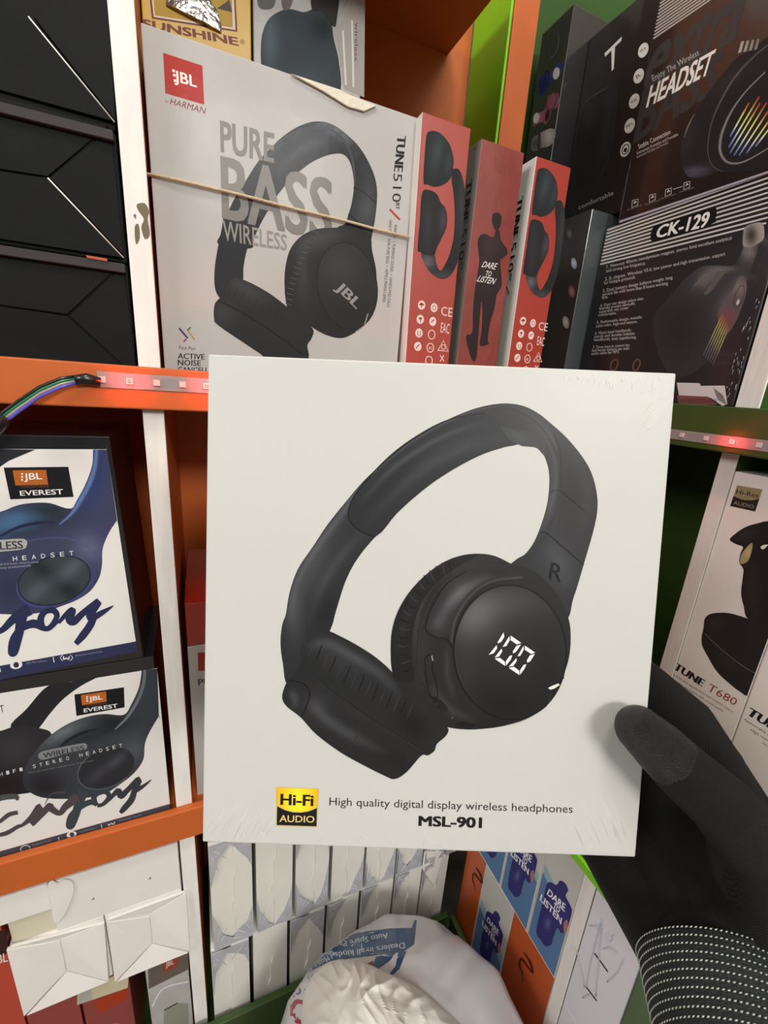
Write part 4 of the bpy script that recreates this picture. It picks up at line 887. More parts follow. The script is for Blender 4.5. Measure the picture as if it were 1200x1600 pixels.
# tucked heart-shaped tab
hp = lb((262, 362), (290, 332), (325, 345), (360, 325), (398, 335), (410, 380), (390, 450), (345, 535), (300, 560), (285, 470))
hs = catmull(hp, True, 3)
link('tuck_tab', bm_to(bm_prism([onY(p, DL)-BY*0.0018 for p in hs], [onY(p, DL)-BY*0.0003 for p in hs], 0.0003, 1), 'tuck_tab', Vector(uc.location)), uc, M_FLAPW)
fl = 0.007
t2 = flap_carton('white_carton', 'white carton with folded end flaps, nearer the white divider', R4(xm+0.0005, -0.0415, zT0, zU0-0.0004, DL), DL,
    [(lb((592, 552), (825, 530), (838, 676), (640, 852)), (fl*.35, 0.0003, 0.0003, fl)), (lb((828, 515), (1026, 392), (1048, 686), (844, 676)), (0.0003, fl*.35, fl, 0.0003)), (lb((598, 540), (1020, 388), (822, 514)), (fl*.3, fl*.3, 0.0003)), (lb((650, 855), (842, 684), (1040, 698)), (fl*.9, 0.0003, fl*.9))], M_FLAPW, [], 'white cartons on the bottom left shelf', 0.17)
t1 = flap_carton('white_carton', 'white carton with folded end flaps, nearer the left picture edge', R4(xt0, xm-0.0005, zT0, zU0-0.0004, DL), DL,
    [(lb((42, 702), (332, 664), (366, 828), (146, 1036)), (fl*.35, 0.0003, 0.0003, fl)), (lb((338, 654), (578, 556), (606, 846), (373, 828)), (0.0003, fl*.35, fl, 0.0003)), (lb((60, 690), (560, 562), (332, 652)), (fl*.3, fl*.3, 0.0003)), (lb((160, 1036), (372, 836), (600, 854)), (fl*.9, 0.0003, fl*.9))], M_FLAPW, [], 'white cartons on the bottom left shelf', 0.17)
zO = onY(lb.one(290, 497), DL).z
sl = carton('white_carton', 'flat off-white carton lying on the left flap-ended carton', R4(xt0+0.003, xu0-0.0006, zU0, zO, DL+0.003), BY, 0.16, mat('cream_board', (206, 200, 178), 0.6, var=0.05), 'carton', 'white cartons on the bottom left shelf')
carton('white_carton', 'bright white carton at the left picture edge under the orange shelf', R4(xt0-0.16, xu0-0.0006, zO+0.0004, zU1, DL), BY, 0.16, M_FLAPW, 'carton', 'white cartons on the bottom left shelf')
zB = CAM.z-0.8299
lb2 = Crop(0, 1440, 0.28333)
def low_box(label, xa, xb, m, zt, D=DL+0.001):
    return carton('headphone_box', label, R4(xa, xb, zB, zt, D), BY, 0.16, m, 'box', 'boxes under the white cartons')
gx0, gx1 = onY(lb2.one(812, 380), DL).x, -0.0415
gB = low_box('grey plastic-wrapped headphone box with brown top band beside the white divider', gx0, gx1, mat('silver_wrapped', (176, 176, 172), 0.3, 0.7, bump=0.4, bscale=25, var=0.1, vscale=25), zT0-0.0004)
a = artY(DL+0.001, gB, M_PRINTG)
a.fill(lb2((815, 235), (1036, 140), (1042, 262), (820, 372)), (112, 100, 92), smooth=False, lay=1); a.fill(lb2((892, 210), (982, 175), (985, 245), (900, 285)), (160, 76, 60), smooth=False, lay=2); a.textq('JBL', lb2((912, 226), (960, 206), (962, 240), (914, 260)), (214, 190, 178), 0.02, lay=3); a.flush('top_band')
a.fill(lb2((905, 490), (975, 450), (1040, 450), (1040, 600), (900, 620)), (150, 152, 138), smooth=False, lay=1); a.stroke(lb2((905, 488), (980, 448)), 1.6, (50, 48, 44), lay=2); a.stroke(lb2((840, 470), (900, 370), (1040, 330)), 2, (210, 212, 222), lay=2); a.flush('wrap_label')
r2x0, r2x1 = onY(lb2.one(435, 380), DL).x, onY(lb2.one(706, 300), DL).x
rB = low_box('red box with cream top band, standing under the white cartons', r2x0, r2x1, mat('wine_card', (132, 50, 46), 0.35, 0.6, bump=0.15, bscale=30), zT0-0.0004)
a = artY(DL+0.001, rB, M_PRINTG)
a.fill(lb2((428, 380), (712, 265), (704, 365), (425, 460)), (198, 190, 158), smooth=False, lay=1); a.fill(lb2((440, 372), (500, 345), (510, 430), (428, 458)), (176, 176, 168), smooth=False, lay=1.5); a.flush('top_band')
a.fill(lb2((510, 440), (700, 368), (705, 430), (545, 505)), (178, 62, 30), smooth=False, lay=1.2); a.flush('orange_band'); a.ellipse(lb2.one(640, 590), 12, 9, 0, (190, 120, 110), lay=2); a.ellipse(lb2.one(640, 592), 9, 6.5, 0, (110, 36, 46), lay=3); a.flush('round_mark')
r1x0, r1x1 = onY(lb2.one(132, 490), DL).x, onY(lb2.one(424, 400), DL).x
low_box('wine red box under the left flap-ended white carton', r1x0, r1x1, mat('red_wine_card', (140, 52, 48), 0.35, 0.6, bump=0.15, bscale=30), zT0-0.0004)
zr0 = onY(lb2.one(20, 20), DL).z
rz = low_box('bright red box at the left picture edge below the white carton', xt0-0.15, xt0-0.0015, mat('scarlet_card', (176, 58, 36), 0.35, 0.6, bump=0.15, bscale=30), zO)
a = artY(DL+0.001, rz, M_PRINTG); a.fill(lb2((-150, 110), (30, 40), (50, 165), (-150, 300)), (60, 30, 26), smooth=False, lay=1); a.textq('JBL', lb2((-40, 190), (40, 170), (46, 235), (-36, 255)), (206, 196, 188), 0.02, lay=2); a.flush('dark_band')

# ================================================================== small white wrapped boxes
wc = Crop(320, 1310, 0.33333)
M_SW = mat('white_box_card', (224, 222, 214), 0.45, 0.3, var=0.04, vscale=20)
M_FILM = mat('wrap_film_folds', (178, 179, 187), 0.25, 0.7, bump=0.35, bscale=90, crough=0.05, var=0.12, vscale=60)
M_FILM2 = mat('wrap_film_ridge', (220, 220, 226), 0.15, 0.9)
DW = 0.386
zW1, zWm = CAM.z-0.497, CAM.z-0.668
row1 = [((28, 300), (226, 250)), ((240, 250), (412, 215)), ((423, 215), (580, 185)), ((592, 190), (742, 150)), ((750, 155), (888, 130)), ((895, 135), (1014, 105)), ((1022, 110), (1110, 90)), ((1118, 95), (1195, 70))]
row2 = [((36, 700), (212, 630)), ((227, 620), (387, 545)), ((398, 540), (556, 470)), ((566, 470), (712, 400)), ((722, 400), (868, 340)), ((876, 335), (1000, 270)), ((1006, 270), (1120, 230))]
ORD = ['first', 'second', 'third', 'fourth', 'fifth', 'sixth', 'seventh', 'eighth']
def small_box(x0, x1, z0, z1, label, seed, group, win):
    r = carton('wrapped_box', label, R4(x0, x1, z0, z1, DW), BY, 0.15, M_SW, 'box', group, bevel=0.0006)
    rnd = random.Random(seed); w, h = x1-x0, z1-z0; org = Vector(r.location)
    def P(u, v): return Vector((x0+w*u, DW, z0+h*v))
    # front tuck flap, right half proud of the left, with thumb notches
    ux = 0.52+rnd.uniform(-0.05, 0.05); n1, n2 = 0.72+rnd.uniform(-.08, .05), 0.35+rnd.uniform(-.06, .06)
    prof = [(ux, 0.995)]
    for c, s in ((n1, 1), (n2, -1)):
        for k in range(7):
            t = k/6; prof.append((ux+s*0.075*math.sin(math.pi*t), c+0.09-0.18*t))
    prof += [(ux, 0.005), (0.985, 0.005), (0.985, 0.995)]
    f = [P(u, v)-BY*0.0019 for u, v in prof]; bk = [P(u, v)-BY*0.0001 for u, v in prof]
    link('tuck_flap', bm_to(bm_prism(f, bk, 0.0, 1), 'tuck_flap', org), r, M_SW)
    # gathered film at the corners
    for k, (cu, cv, su, sv) in enumerate(((0.015, 0.985, 1, -1), (0.985, 0.985, -1, -1), (0.985, 0.015, -1, 1), (0.015, 0.015, 1, 1))):
        if k not in win: continue
        a_, b_ = rnd.uniform(0.42, 0.75), rnd.uniform(0.16, 0.26)
        q = [(cu, cv), (cu+su*a_, cv), (cu+su*a_*rnd.uniform(.6, .8), cv+sv*b_*rnd.uniform(.2, .4)), (cu+su*a_*rnd.uniform(.36, .5), cv+sv*b_*rnd.uniform(.5, .7)), (cu+su*a_*rnd.uniform(.12, .25), cv+sv*b_*rnd.uniform(.9, 1.2)), (cu+su*0.005, cv+sv*b_*rnd.uniform(1.5, 2.0))]
        link('film_fold', bm_to(bm_prism([P(u, v)-BY*(0.0024+0.0012*(i == 0)) for i, (u, v) in enumerate(q)], [P(u, v)-BY*0.00195 for u, v in q], 0.0, 1), 'film_fold', org), r, M_FILM)
        bm = bmesh.new()
        for j in range(4):
            an = math.pi/2*(j+rnd.uniform(0.2, 0.9))/4; l_ = rnd.uniform(0.5, 0.95)
            u1, v1 = cu+su*math.cos(an)*a_*l_, cv+sv*math.sin(an)*b_*1.5*l_
            tube_bm(bm, [P(cu+(u1-cu)*0.1, cv+(v1-cv)*0.1)-BY*0.003, P((cu+u1)/2+rnd.uniform(-.03, .03), (cv+v1)/2)-BY*0.0028, P(u1, v1)-BY*0.0022], [0.0002, 0.00035, 0.0001], 4)
        w_ = link('film_wrinkles', bm_to(bm, 'film_wrinkles', org), r, M_FILM2); w_['kind'] = 'stuff'
    return r
for i, (l, r_) in enumerate(row1):
    x0, x1 = onY(wc.one(*l), DW).x, onY(wc.one(*r_), DW).x
    lab = 'white wrapped box in the upper row above the plastic bag, %s from the left divider' % ORD[i]
    if i == 6: lab = 'white wrapped box with a printed white card hanging on it, upper row'
    small_box(x0+0.0004, x1-0.0004, zWm+0.0004, zW1-0.0006*(i % 3), lab, i, 'upper row of small white wrapped boxes', (0, 1, 2, 3) if i in (0, 2, 4) else ((2, 3) if i != 3 else (2,)))
for i, (l, r_) in enumerate(row2):
    x0, x1 = onY(wc.one(*l), DW).x, onY(wc.one(*r_), DW).x
    small_box(x0+0.0004, x1-0.0004, zB, zWm-0.0002, 'white wrapped box in the lower row behind the plastic bag, %s from the left divider' % ORD[i], 40+i, 'lower row of small white wrapped boxes', (0, 1) if i in (0, 2) else ((0,) if i != 1 else ()))
# printed card hanging in front of the seventh box
cdp = [onY(p, DW-0.003) for p in wc((1030, 62), (1122, 62), (1076, 228), (1018, 140))]
cd = thing('price_card', 'small white printed card stuck slantwise on the upper row of white boxes', 'card', base_of(cdp))
link('card', bm_to(bm_prism(cdp, [p+BY*0.0006 for p in cdp], 0.0001, 1), 'card', Vector(cd.location)), cd, M_WHITE)
a = artY(DW-0.003, cd)
for k in range(7): a.stroke(wc((1048+k*1.5, 95+k*7), (1082-k*1.5, 88+k*7)), 1.0, (130, 128, 128), False, lay=1)
a.flush('print')

# ================================================================== slogan boxes on the lower right
d3 = Crop(680, 1300, 0.275)
XW = 0.338
zD1 = CAM.z-0.4545; zDm = CAM.z-0.622
gD = 'headphone boxes stacked in the lower right corner'
M_PALE = mat('pale_sky_card', (196, 196, 190), 0.4, 0.3); M_OR = mat('orange_box_card', (188, 84, 34), 0.4, 0.4, bump=0.1, bscale=30)
def Xrect(y0, y1, z0, z1): return [Vector((XW, y0, z1)), Vector((XW, y1, z1)), Vector((XW, y1, z0)), Vector((XW, y0, z0))]
def dare_art(r, dy, dz, k=1.0):
    a = artX(XW, r, M_PRINTG, (0, dy, dz))
    # sky above, blue below; clipped to the box front
    y0, y1, z0, z1 = r['_lim']
    a2 = Art(lambda p: Vector((XW, p[0], p[1])), Vector((-1, 0, 0)), r, M_PRINTG)
    a2.fill([(y0-0.002, z0+0.001), (y0-0.002, z1-(z1-z0)*0.38), (y1+0.0015, z1-(z1-z0)*0.52), (y1+0.0015, z0+0.001)], (100, 138, 184), smooth=False, lay=1)
    a2.fill([(y0-0.002, z1-(z1-z0)*0.38), (y0-0.002, z1-(z1-z0)*0.30), (y1+0.0015, z1-(z1-z0)*0.44), (y1+0.0015, z1-(z1-z0)*0.52)], (150, 186, 196), smooth=False, lay=1)
    a2.v and None
    a2.flush('sky_print')
    a.fill(d3((632, 300), (655, 285), (690, 300), (708, 276), (738, 290), (756, 330), (742, 364), (770, 420), (776, 460), (745, 560), (716, 574), (694, 545), (672, 600), (660, 640), (625, 648), (600, 615), (575, 570), (590, 480), (612, 395)), (60, 56, 128), [(*d3.one(640, 520), 4, 8, 0, (60, 60, 40)), (*d3.one(700, 420), 10, 12, 0, (12, 10, 20))], lay=2, n=4)
    a.fill(d3((730, 520), (752, 500), (750, 560), (735, 575)), (190, 130, 120), lay=3)
    a.flush('figure_print')
    for t, q in (('DARE', ((648, 322), (742, 412), (736, 455), (634, 352))), ('TO', ((678, 400), (712, 432), (704, 462), (668, 430))), ('LISTEN', ((604, 350), (722, 490), (716, 528), (594, 384)))):
        a.textq(t, d3(*q), (234, 234, 236), 0.03, lay=4)
    a.flush('slogan_lettering')
def dare_box(label, y0, y1, z0, z1, dy, dz):
    r = carton('headphone_box', label, Xrect(y0, y1, z0, z1), BX, 0.19, M_PALE, 'box', gD, side=M_WHITE)
    r['_lim'] = (y0, y1, z0, z1); dare_art(r, dy, dz); del r['_lim']; return r
yA, yB2, yC, yD = 0.3480, 0.2990, 0.2465, 0.2005
dare_box('blue DARE TO LISTEN box next to the lower white divider, upper row', yC-0.0004, yD, zDm+0.0003, zD1, 0, 0)
dare_box('blue DARE TO LISTEN box in the middle of the upper row, lower right', yB2-0.0004, yC+0.0004, zDm+0.0003, zD1, yB2-yC, 0)
dare_box('blue DARE TO LISTEN box at the far end of the upper row, lower right', yA-0.0004, yB2+0.0004, zDm+0.0003, zD1, yA-yC, 0)
lA, lB, lC = 0.3700, 0.3290, 0.2700
dare_box('shaded blue DARE TO LISTEN box between the two orange ones, lower row', lB-0.0004, lC+0.0004, zB, zDm-0.0002, lB-yC-0.006, zDm-zD1)
for lab, y0, y1, dy in (('orange box next to the lower white divider, under the blue boxes', lC-0.0004, yD, 0), ('orange box at the far end of the lower row, lower right', lA, lB+0.0004, 0.1035)):
    r = carton('headphone_box', lab, Xrect(y0, y1, zB, zDm-0.0002), BX, 0.19, M_OR, 'box', gD, side=M_WHITE)
    a = artX(XW, r, M_PRINTG, (0, dy, 0))
    a.stroke(d3((505, 685), (540, 740), (555, 800), (530, 770), (490, 720), (480, 760), (500, 810)), [2, 4, 3, 3, 4, 3, 1], (90, 34, 16), lay=1); a.stroke(d3((490, 800), (500, 850)), 3, (150, 96, 70), lay=1)
    a.flush('print')
# wrapped white box right of the lower divider
wy0, wy1 = 0.1850, 0.1330; zs1 = CAM.z-0.4545
wr = carton('wrapped_box', 'white box in crinkled clear wrap between the glove cuff and the lower white divider', Xrect(wy0, wy1, zB+0.2, zs1), BX, 0.15, mat('bluish_white_card', (222, 221, 228), 0.35, 0.5, bump=0.12, bscale=40), 'box')
a = artX(XW, wr, M_PRINTG)
a.stroke(d3((905, 688), (982, 795)), 2.2, (70, 68, 74), lay=2); a.stroke(d3((862, 885), (918, 960)), 2.2, (70, 68, 74), lay=2); a.flush('slot_marks')
bm = bmesh.new()
for pts in (((945, 490), (910, 640), (880, 760), (860, 885)), ((950, 500), (940, 620), (930, 760), (915, 930)), ((880, 530), (950, 540), (990, 620), (1010, 600)), ((960, 660), (1000, 655), (1040, 690)), ((1075, 710), (1040, 790), (980, 850)), ((840, 940), (880, 920), (900, 945)), ((800, 650), (830, 760), (850, 880)), ((985, 560), (1000, 590), (1020, 580))):
    q = [onX(p, XW)-BX*0.0006 for p in catmull(d3(*pts), False, 4)]; tube_bm(bm, q, 0.0007, 5)
link('wrap_wrinkles', bm_to(bm, 'wrap_wrinkles', Vector(wr.location)), wr, mat('clear_wrap_ridge', (196, 198, 214), 0.1, 1.0, spec=1.0))['kind'] = 'stuff'
carton('wrapped_box', 'second white box under the crinkle-wrapped one beside the lower divider', Xrect(wy0, wy1, zB, zB+0.1996), BX, 0.15, MATS['bluish_white_card'], 'box')
box_part('front_panel', (0.337, -0.29, -0.8295), (0.345, 0.1315, -0.4485), mat('dull_green_paint', (78, 100, 64), 0.6, 0.1, bump=0.15, bscale=30, var=0.12), gs)

# ================================================================== plastic carrier bag
BC = W(0.172, 0.212, -0.788); BRAD = (0.147, 0.150, 0.205)
M_BAG = mat('white_plastic_bag', (206, 206, 208), 0.32, 0.35, bump=0.25, bscale=22, crough=0.2)
bag = thing('plastic_bag', 'bulging white plastic carrier bag with blue and red print', 'bag', Vector((BC.x, BC.y, CAM.z-0.9495)))
bm = bmesh.new(); bmesh.ops.create_icosphere(bm, subdivisions=6, radius=1)
def sgn(v, e): return math.copysign(abs(v)**e, v)
for v in bm.verts:
    d = v.co.normalized()
    p = Vector((sgn(d.x, 0.85), sgn(d.y, 0.85), sgn(d.z, 0.9)))
    w = noise.fractal(d*1.5+Vector((3, 1, 2)), 1.2, 2.0, 2)*0.010
    # sharp vertical creases towards the gathered neck
    w += 0.004*abs(noise.noise(Vector((math.atan2(d.y, d.x)*3, d.z*1.4, 0))))-0.001
    q = Vector((p.x*BRAD[0], p.y*BRAD[1], p.z*BRAD[2])) + d*w
    q += d*0.0022*(1-abs(noise.noise(Vector((d.x*3.2+d.z, d.y*3.2, d.z*1.2)))))**8
    z = max(q.z+BC.z, CAM.z-0.9495)
    v.co = Vector((q.x+BC.x, q.y+BC.y, z))
for f in bm.faces: f.smooth = True
bvh = BVHTree.FromBMesh(bm)
link('bag_body', bm_to(bm, 'bag_body', Vector(bag.location)), bag, M_BAG)
def bagmap(p):
    r_ = ray(p).normalized(); h = bvh.ray_cast(CAM, r_)
    if h[0] is None:
        h = bvh.find_nearest(CAM+r_*((BC-CAM).dot(r_)))
    n = h[1] if h[1].dot(r_) < 0 else -h[1]
    return (h[0], n)
bg = Crop(400, 1420, 0.35)
a = Art(bagmap, None, bag, mat('bag_ink', attr=True, rough=0.35, coat=0.3)); a.layer = 3
def dense(pts, n=8):
    o = []
    for i in range(len(pts)):
        p, q = pts[i], pts[(i+1) % len(pts)]
        for k in range(n): o.append((p[0]+(q[0]-p[0])*k/n, p[1]+(q[1]-p[1])*k/n))
    return o
NOB = [(0, 0, 1, 1, 0, (0, 0, 0))]
BLUE = (30, 84, 136)
a.fill(dense(bg((150, 320), (205, 250), (270, 195), (350, 145), (460, 105), (600, 88), (695, 86), (708, 50), (718, 52), (712, 110), (706, 160), (660, 190), (560, 205), (420, 222), (330, 240), (250, 275), (190, 315)), 4), BLUE, NOB, smooth=False, lay=4, grid=4)
a.fill(dense(bg((636, 195), (672, 190), (640, 270), (604, 302), (592, 296), (622, 258)), 4), BLUE, NOB, smooth=False, lay=4, grid=3)
a.fill(dense(bg((520, 262), (535, 215), (600, 200), (625, 192), (600, 230), (545, 270)), 3), (40, 90, 140), NOB, smooth=False, lay=4, grid=3)
a.flush('blue_band')
wt = (206, 216, 226)
a.text('Auto Spare Parts', bg.one(588, 108), bg.one(330, 158), 8.5, wt, 0.01, lay=9)
a.text('Dealers in all kinds', bg.one(662, 152), bg.one(352, 196), 9, wt, 0.01, lay=9); a.text('of Mobile Phones', bg.one(345, 192), bg.one(180, 295), 9, wt, 0.01, lay=9)
a.flush('band_lettering')
a.text('OPTION', bg.one(268, 285), bg.one(128, 372), 15, (36, 84, 140), 0.03, lay=9); a.text('DUBAI', bg.one(505, 245), bg.one(400, 240), 7, (40, 50, 90), 0.03, lay=9)
a.flush('blue_lettering')
a.text('OL', bg.one(225, 392), bg.one(80, 440), 40, (186, 22, 52), 0.05, lay=9); a.flush('red_lettering'); a.fill(dense(bg((505, 240), (525, 235), (522, 255), (500, 258)), 3), (186, 50, 60), NOB, smooth=False, lay=9, grid=3); a.flush('red_mark')
a.text('888', bg.one(70, 470), bg.one(60, 530), 8, (36, 60, 120), 0.02, lay=9); a.flush('phone_number')
# loose crumpled fold lying over the front of the bag
rim = catmull(bg((215, 400), (240, 330), (290, 270), (345, 242), (400, 238), (480, 252), (590, 300), (700, 352), (790, 420), (890, 514), (950, 600), (800, 680), (500, 700), (250, 650), (205, 520)), True, 12)
bm = bmesh.new()
cen = bg.one(470, 480); rings = []
NR = 44
for k in range(NR+1):
    t = k/NR; ring = []
    for i, p in enumerate(rim):
        x, y = cen[0]+(p[0]-cen[0])*t, cen[1]+(p[1]-cen[1])*t
        q, n = bagmap((x, y))
        wx, wy = x+14*noise.noise(Vector((x*0.02, y*0.02, 7))), y+14*noise.noise(Vector((x*0.02, y*0.02, 9)))
        cr = 0.0048*(1-abs(noise.noise(Vector((wx*0.020+wy*0.008, wy*0.006, 1)))))**6 + 0.0026*(1-abs(noise.noise(Vector((wx*0.045-wy*0.012, wy*0.016, 4)))))**6
        off = 0.0012+0.020*math.sqrt(max(0, 1-t*t)) + cr*(1-t**4)
        ring.append(bm.verts.new(q+(n*0.6+Vector((0, -0.2, 0.6)))*off))
        if k == 0: break
    rings.append(ring)
m_ = len(rim)
for i in range(m_): bm.faces.new((rings[0][0], rings[1][i], rings[1][(i+1) % m_])).smooth = True
for k in range(1, NR):
    for i in range(m_): bm.faces.new((rings[k][i], rings[k+1][i], rings[k+1][(i+1) % m_], rings[k][(i+1) % m_])).smooth = True
bmesh.ops.recalc_face_normals(bm, faces=bm.faces)
link('bag_fold', bm_to(bm, 'bag_fold', Vector(bag.location)), bag, mat('crumpled_plastic', (228, 226, 220), 0.4, 0.25, bump=0.12, bscale=40, crough=0.2))

# ================================================================== the box held up in front
S0 = 0.174
mc = [(325, 553), (1057, 583), (993, 1340), (316, 1316)]; md = [1.0, 1.00533437, 1.08707942, 1.08174505]
MP = [atD(p, d*S0) for p, d in zip(mc, md)]
mu = (MP[1]-MP[0]).normalized(); mv = (MP[3]-MP[0]).normalized(); mn = mu.cross(mv).normalized()   # mn points away from the viewer
if mn.dot(ray((600, 800))) < 0: mn = -mn
TH = 0.042
mb = carton('headphone_box', 'square white box with large black headphone picture, held in the gloved hand', MP, mn, TH, mat('held_white_card', (196, 196, 192), 0.55, 0.08, bump=0.06, bscale=25, crough=0.25, spec=0.3), 'box', bevel=0.0007)
def mplane(p, off=0.0):
    r_ = ray(p); t = (MP[0]-CAM).dot(mn)/r_.dot(mn); return CAM+r_*t-mn*off
a = Art(lambda p: mplane(p), -mn, mb, mat('held_box_ink', attr=True, rough=0.5, coat=0.1, crough=0.25, spec=0.35))
m6, m7, dg, hf = Crop(400, 600, 0.46667), Crop(400, 850, 0.46667), Crop(740, 960, 0.1), Crop(420, 1220, 0.083333)
A = lambda *p: m6(*p)
B = lambda *p: m7(*p)
outer = A((100, 771), (112, 700), (140, 620), (190, 545), (240, 470), (300, 395), (360, 325), (430, 260), (510, 195), (600, 140), (690, 98), (760, 75), (830, 65), (890, 72), (940, 95), (985, 130), (1040, 180), (1090, 240), (1122, 295), (1140, 360), (1143, 420), (1130, 490), (1097, 605), (1075, 680)) + B((1060, 190), (1044, 250), (990, 290))
inner = B((900, 200), (820, 110)) + A((868, 590), (900, 570), (930, 530), (955, 470), (975, 400), (982, 330), (978, 280), (962, 235), (938, 213), (893, 208), (880, 202), (830, 212), (760, 235), (680, 275), (600, 325), (530, 380), (470, 435), (420, 490), (370, 545), (330, 600), (300, 660), (280, 720), (265, 771))
low = B((250, 285), (200, 380), (110, 470), (90, 400), (82, 330), (88, 270))
def g6(x, y, rx, ry, an, d): return (*m6.one(x, y), rx*0.4667, ry*0.4667, an, (d, d, d*1.04))
def g7(x, y, rx, ry, an, d): return (*m7.one(x, y), rx*0.4667, ry*0.4667, an, (d, d, d*1.02))
a.fill(outer+inner+low, (43, 44, 47), [g6(190, 620, 36, 170, 28, 26), g6(330, 380, 60, 30, -50, 22), g6(1060, 300, 60, 110, -20, -8), g6(960, 180, 40, 60, -30, 16), g6(1010, 600, 90, 120, 0, 16), g7(130, 250, 30, 90, 0, 22), g6(990, 380, 18, 120, 0, 14), g7(230, 230, 40, 60, 20, -12)] + sheen(A((112, 800), (128, 690), (160, 615), (208, 540), (262, 468), (330, 385), (420, 290)), 6, 36) + sheen(A((180, 800), (215, 690), (262, 610), (315, 540), (375, 485)), 9, 22) + sheen(A((860, 78), (940, 125), (990, 195), (1004, 270), (1003, 340), (985, 410), (955, 480), (905, 550)), 5, 24) + sheen(A((1050, 190), (1092, 290), (1108, 380), (1085, 500)), 10, 12) + sheen(A((975, 540), (1020, 600), (1045, 690)), 14, 14), n=4, lay=1, grid=4.5)
pad = A((308, 440), (322, 388), (372, 318), (450, 238), (530, 178), (620, 128), (700, 104), (770, 98), (800, 114), (842, 152), (876, 198), (830, 212), (760, 235), (680, 275), (600, 325), (530, 380), (470, 435), (405, 508), (350, 488), (315, 462))
a.fill(pad, (38, 40, 45), [g6(500, 300, 150, 26, -38, -10), g6(560, 260, 120, 20, -36, 14), g6(700, 190, 90, 24, -20, 8)] + sheen(A((350, 400), (440, 300), (540, 225), (650, 165), (760, 130)), 4, 34) + sheen(A((370, 460), (470, 360), (580, 275), (700, 215), (830, 180)), 9, 20), n=4, lay=2, grid=4.5)
a.stroke(A((400, 512), (350, 492), (310, 450), (320, 392), (372, 320), (450, 240), (530, 180), (620, 130), (700, 106), (770, 98)), 2, (18, 18, 20), lay=3)
a.stroke(A((366, 326), (436, 264), (514, 202), (604, 147), (692, 106), (760, 84), (830, 74)), [1, 3, 4, 4, 4, 3, 1], [(70, 73, 78), (46, 48, 52)], lay=3)
a.fill(A((820, 145), (850, 150), (930, 165), (962, 200), (972, 240), (960, 235), (938, 213), (893, 208), (880, 202), (850, 190)), (56, 59, 62), [g6(880, 180, 40, 20, 30, 10)], lay=3)
a.stroke(A((830, 72), (900, 100), (960, 150), (1000, 220), (1018, 290), (1018, 350), (1005, 420), (975, 495), (930, 560), (880, 600)), [1, 2, 3, 3, 3, 3, 3, 3, 3, 1], [(36, 37, 40), (58, 60, 63)], lay=3)
a.stroke(A((996, 160), (1018, 230), (1020, 352)), 1, (26, 26, 28), lay=3.2)
a.stroke(A((985, 362), (1015, 356), (1060, 390), (1100, 425)), 1.2, (20, 20, 21), lay=4); a.stroke(A((950, 498), (975, 500), (1030, 548), (1097, 604)), 1.6, (16, 16, 17), lay=4)
a.flush('headband_print')
# near ear cup
cup = B((868, 72), (800, 40), (740, 32), (680, 40), (620, 65), (560, 110), (510, 165), (475, 225), (455, 290), (451, 360), (455, 420), (472, 462), (500, 510), (540, 552), (590, 590), (640, 612), (700, 620), (760, 618), (830, 608), (900, 585), (950, 555), (980, 520), (994, 487), (984, 476), (1000, 473), (1022, 452), (1045, 390), (1053, 320), (1046, 250), (1010, 170), (950, 105), (905, 78))
a.fill(cup, (38, 38, 39), [g7(600, 200, 60, 110, 30, -4), g7(560, 330, 26, 130, 5, 10), g7(700, 80, 100, 30, -15, 12), g7(800, 600, 120, 30, -5, -10), g7(480, 300, 24, 120, 8, -8)] + sheen(B((590, 470), (610, 510), (660, 560), (740, 595)), 6, 26) + sheen(B((640, 90), (580, 150), (548, 220), (535, 300), (540, 380)), 3, 24) + sheen(B((640, 340), (640, 430), (665, 520)), 4, 24), n=4, lay=5, grid=4.5)
a.fill(B((745, 33), (680, 40), (620, 65), (560, 110), (510, 165), (475, 225), (455, 290), (451, 360), (455, 420), (472, 462), (530, 455), (522, 400), (520, 330), (530, 260), (555, 195), (595, 140), (645, 95), (700, 62)), (28, 28, 30), [g7(500, 260, 14, 90, 20, 10)], lay=6, n=3)
for i in range(17):
    t = i/16; ang = math.radians(258-t*98); cx, cy = 690, 330
    p0 = (cx+216*math.cos(ang), cy+282*math.sin(ang)); p1 = (cx+178*math.cos(ang), cy+238*math.sin(ang))
    mid = ((p0[0]+p1[0])/2, (p0[1]+p1[1])/2+5)
    a.stroke(B(p0, mid, p1), [1, 2.6, 1], (54, 54, 56) if i % 2 else (14, 14, 15), lay=6.6)
a.stroke(B((800, 70), (720, 78), (650, 115), (600, 165), (565, 230), (545, 310), (542, 390), (560, 460), (600, 530)), 2.4, [(58, 58, 60), (30, 30, 31)], lay=7)
a.fill(B((868, 104), (800, 114), (742, 142), (692, 192), (658, 252), (648, 300), (628, 314), (590, 308), (568, 286), (574, 248), (600, 190), (640, 132), (692, 94), (760, 78), (840, 86)), (44, 44, 46), [g7(680, 160, 40, 50, 30, 20), g7(610, 270, 30, 30, 0, 12), g7(800, 95, 50, 14, 0, -8)] + sheen(B((600, 285), (640, 210), (700, 150), (790, 105)), 9, 40), n=4, lay=7.4, grid=3.5)
a.stroke(B((700, 92), (640, 132), (600, 190), (574, 248), (570, 290), (600, 310), (640, 320), (655, 345)), 1.8, (14, 14, 15), lay=8)
a.stroke(B((890, 108), (800, 118), (742, 146), (694, 196), (662, 256), (652, 312), (655, 330)), [6, 6, 6, 7, 7, 6, 2], [(78, 78, 79), (56, 56, 58), (40, 40, 41)], lay=8)
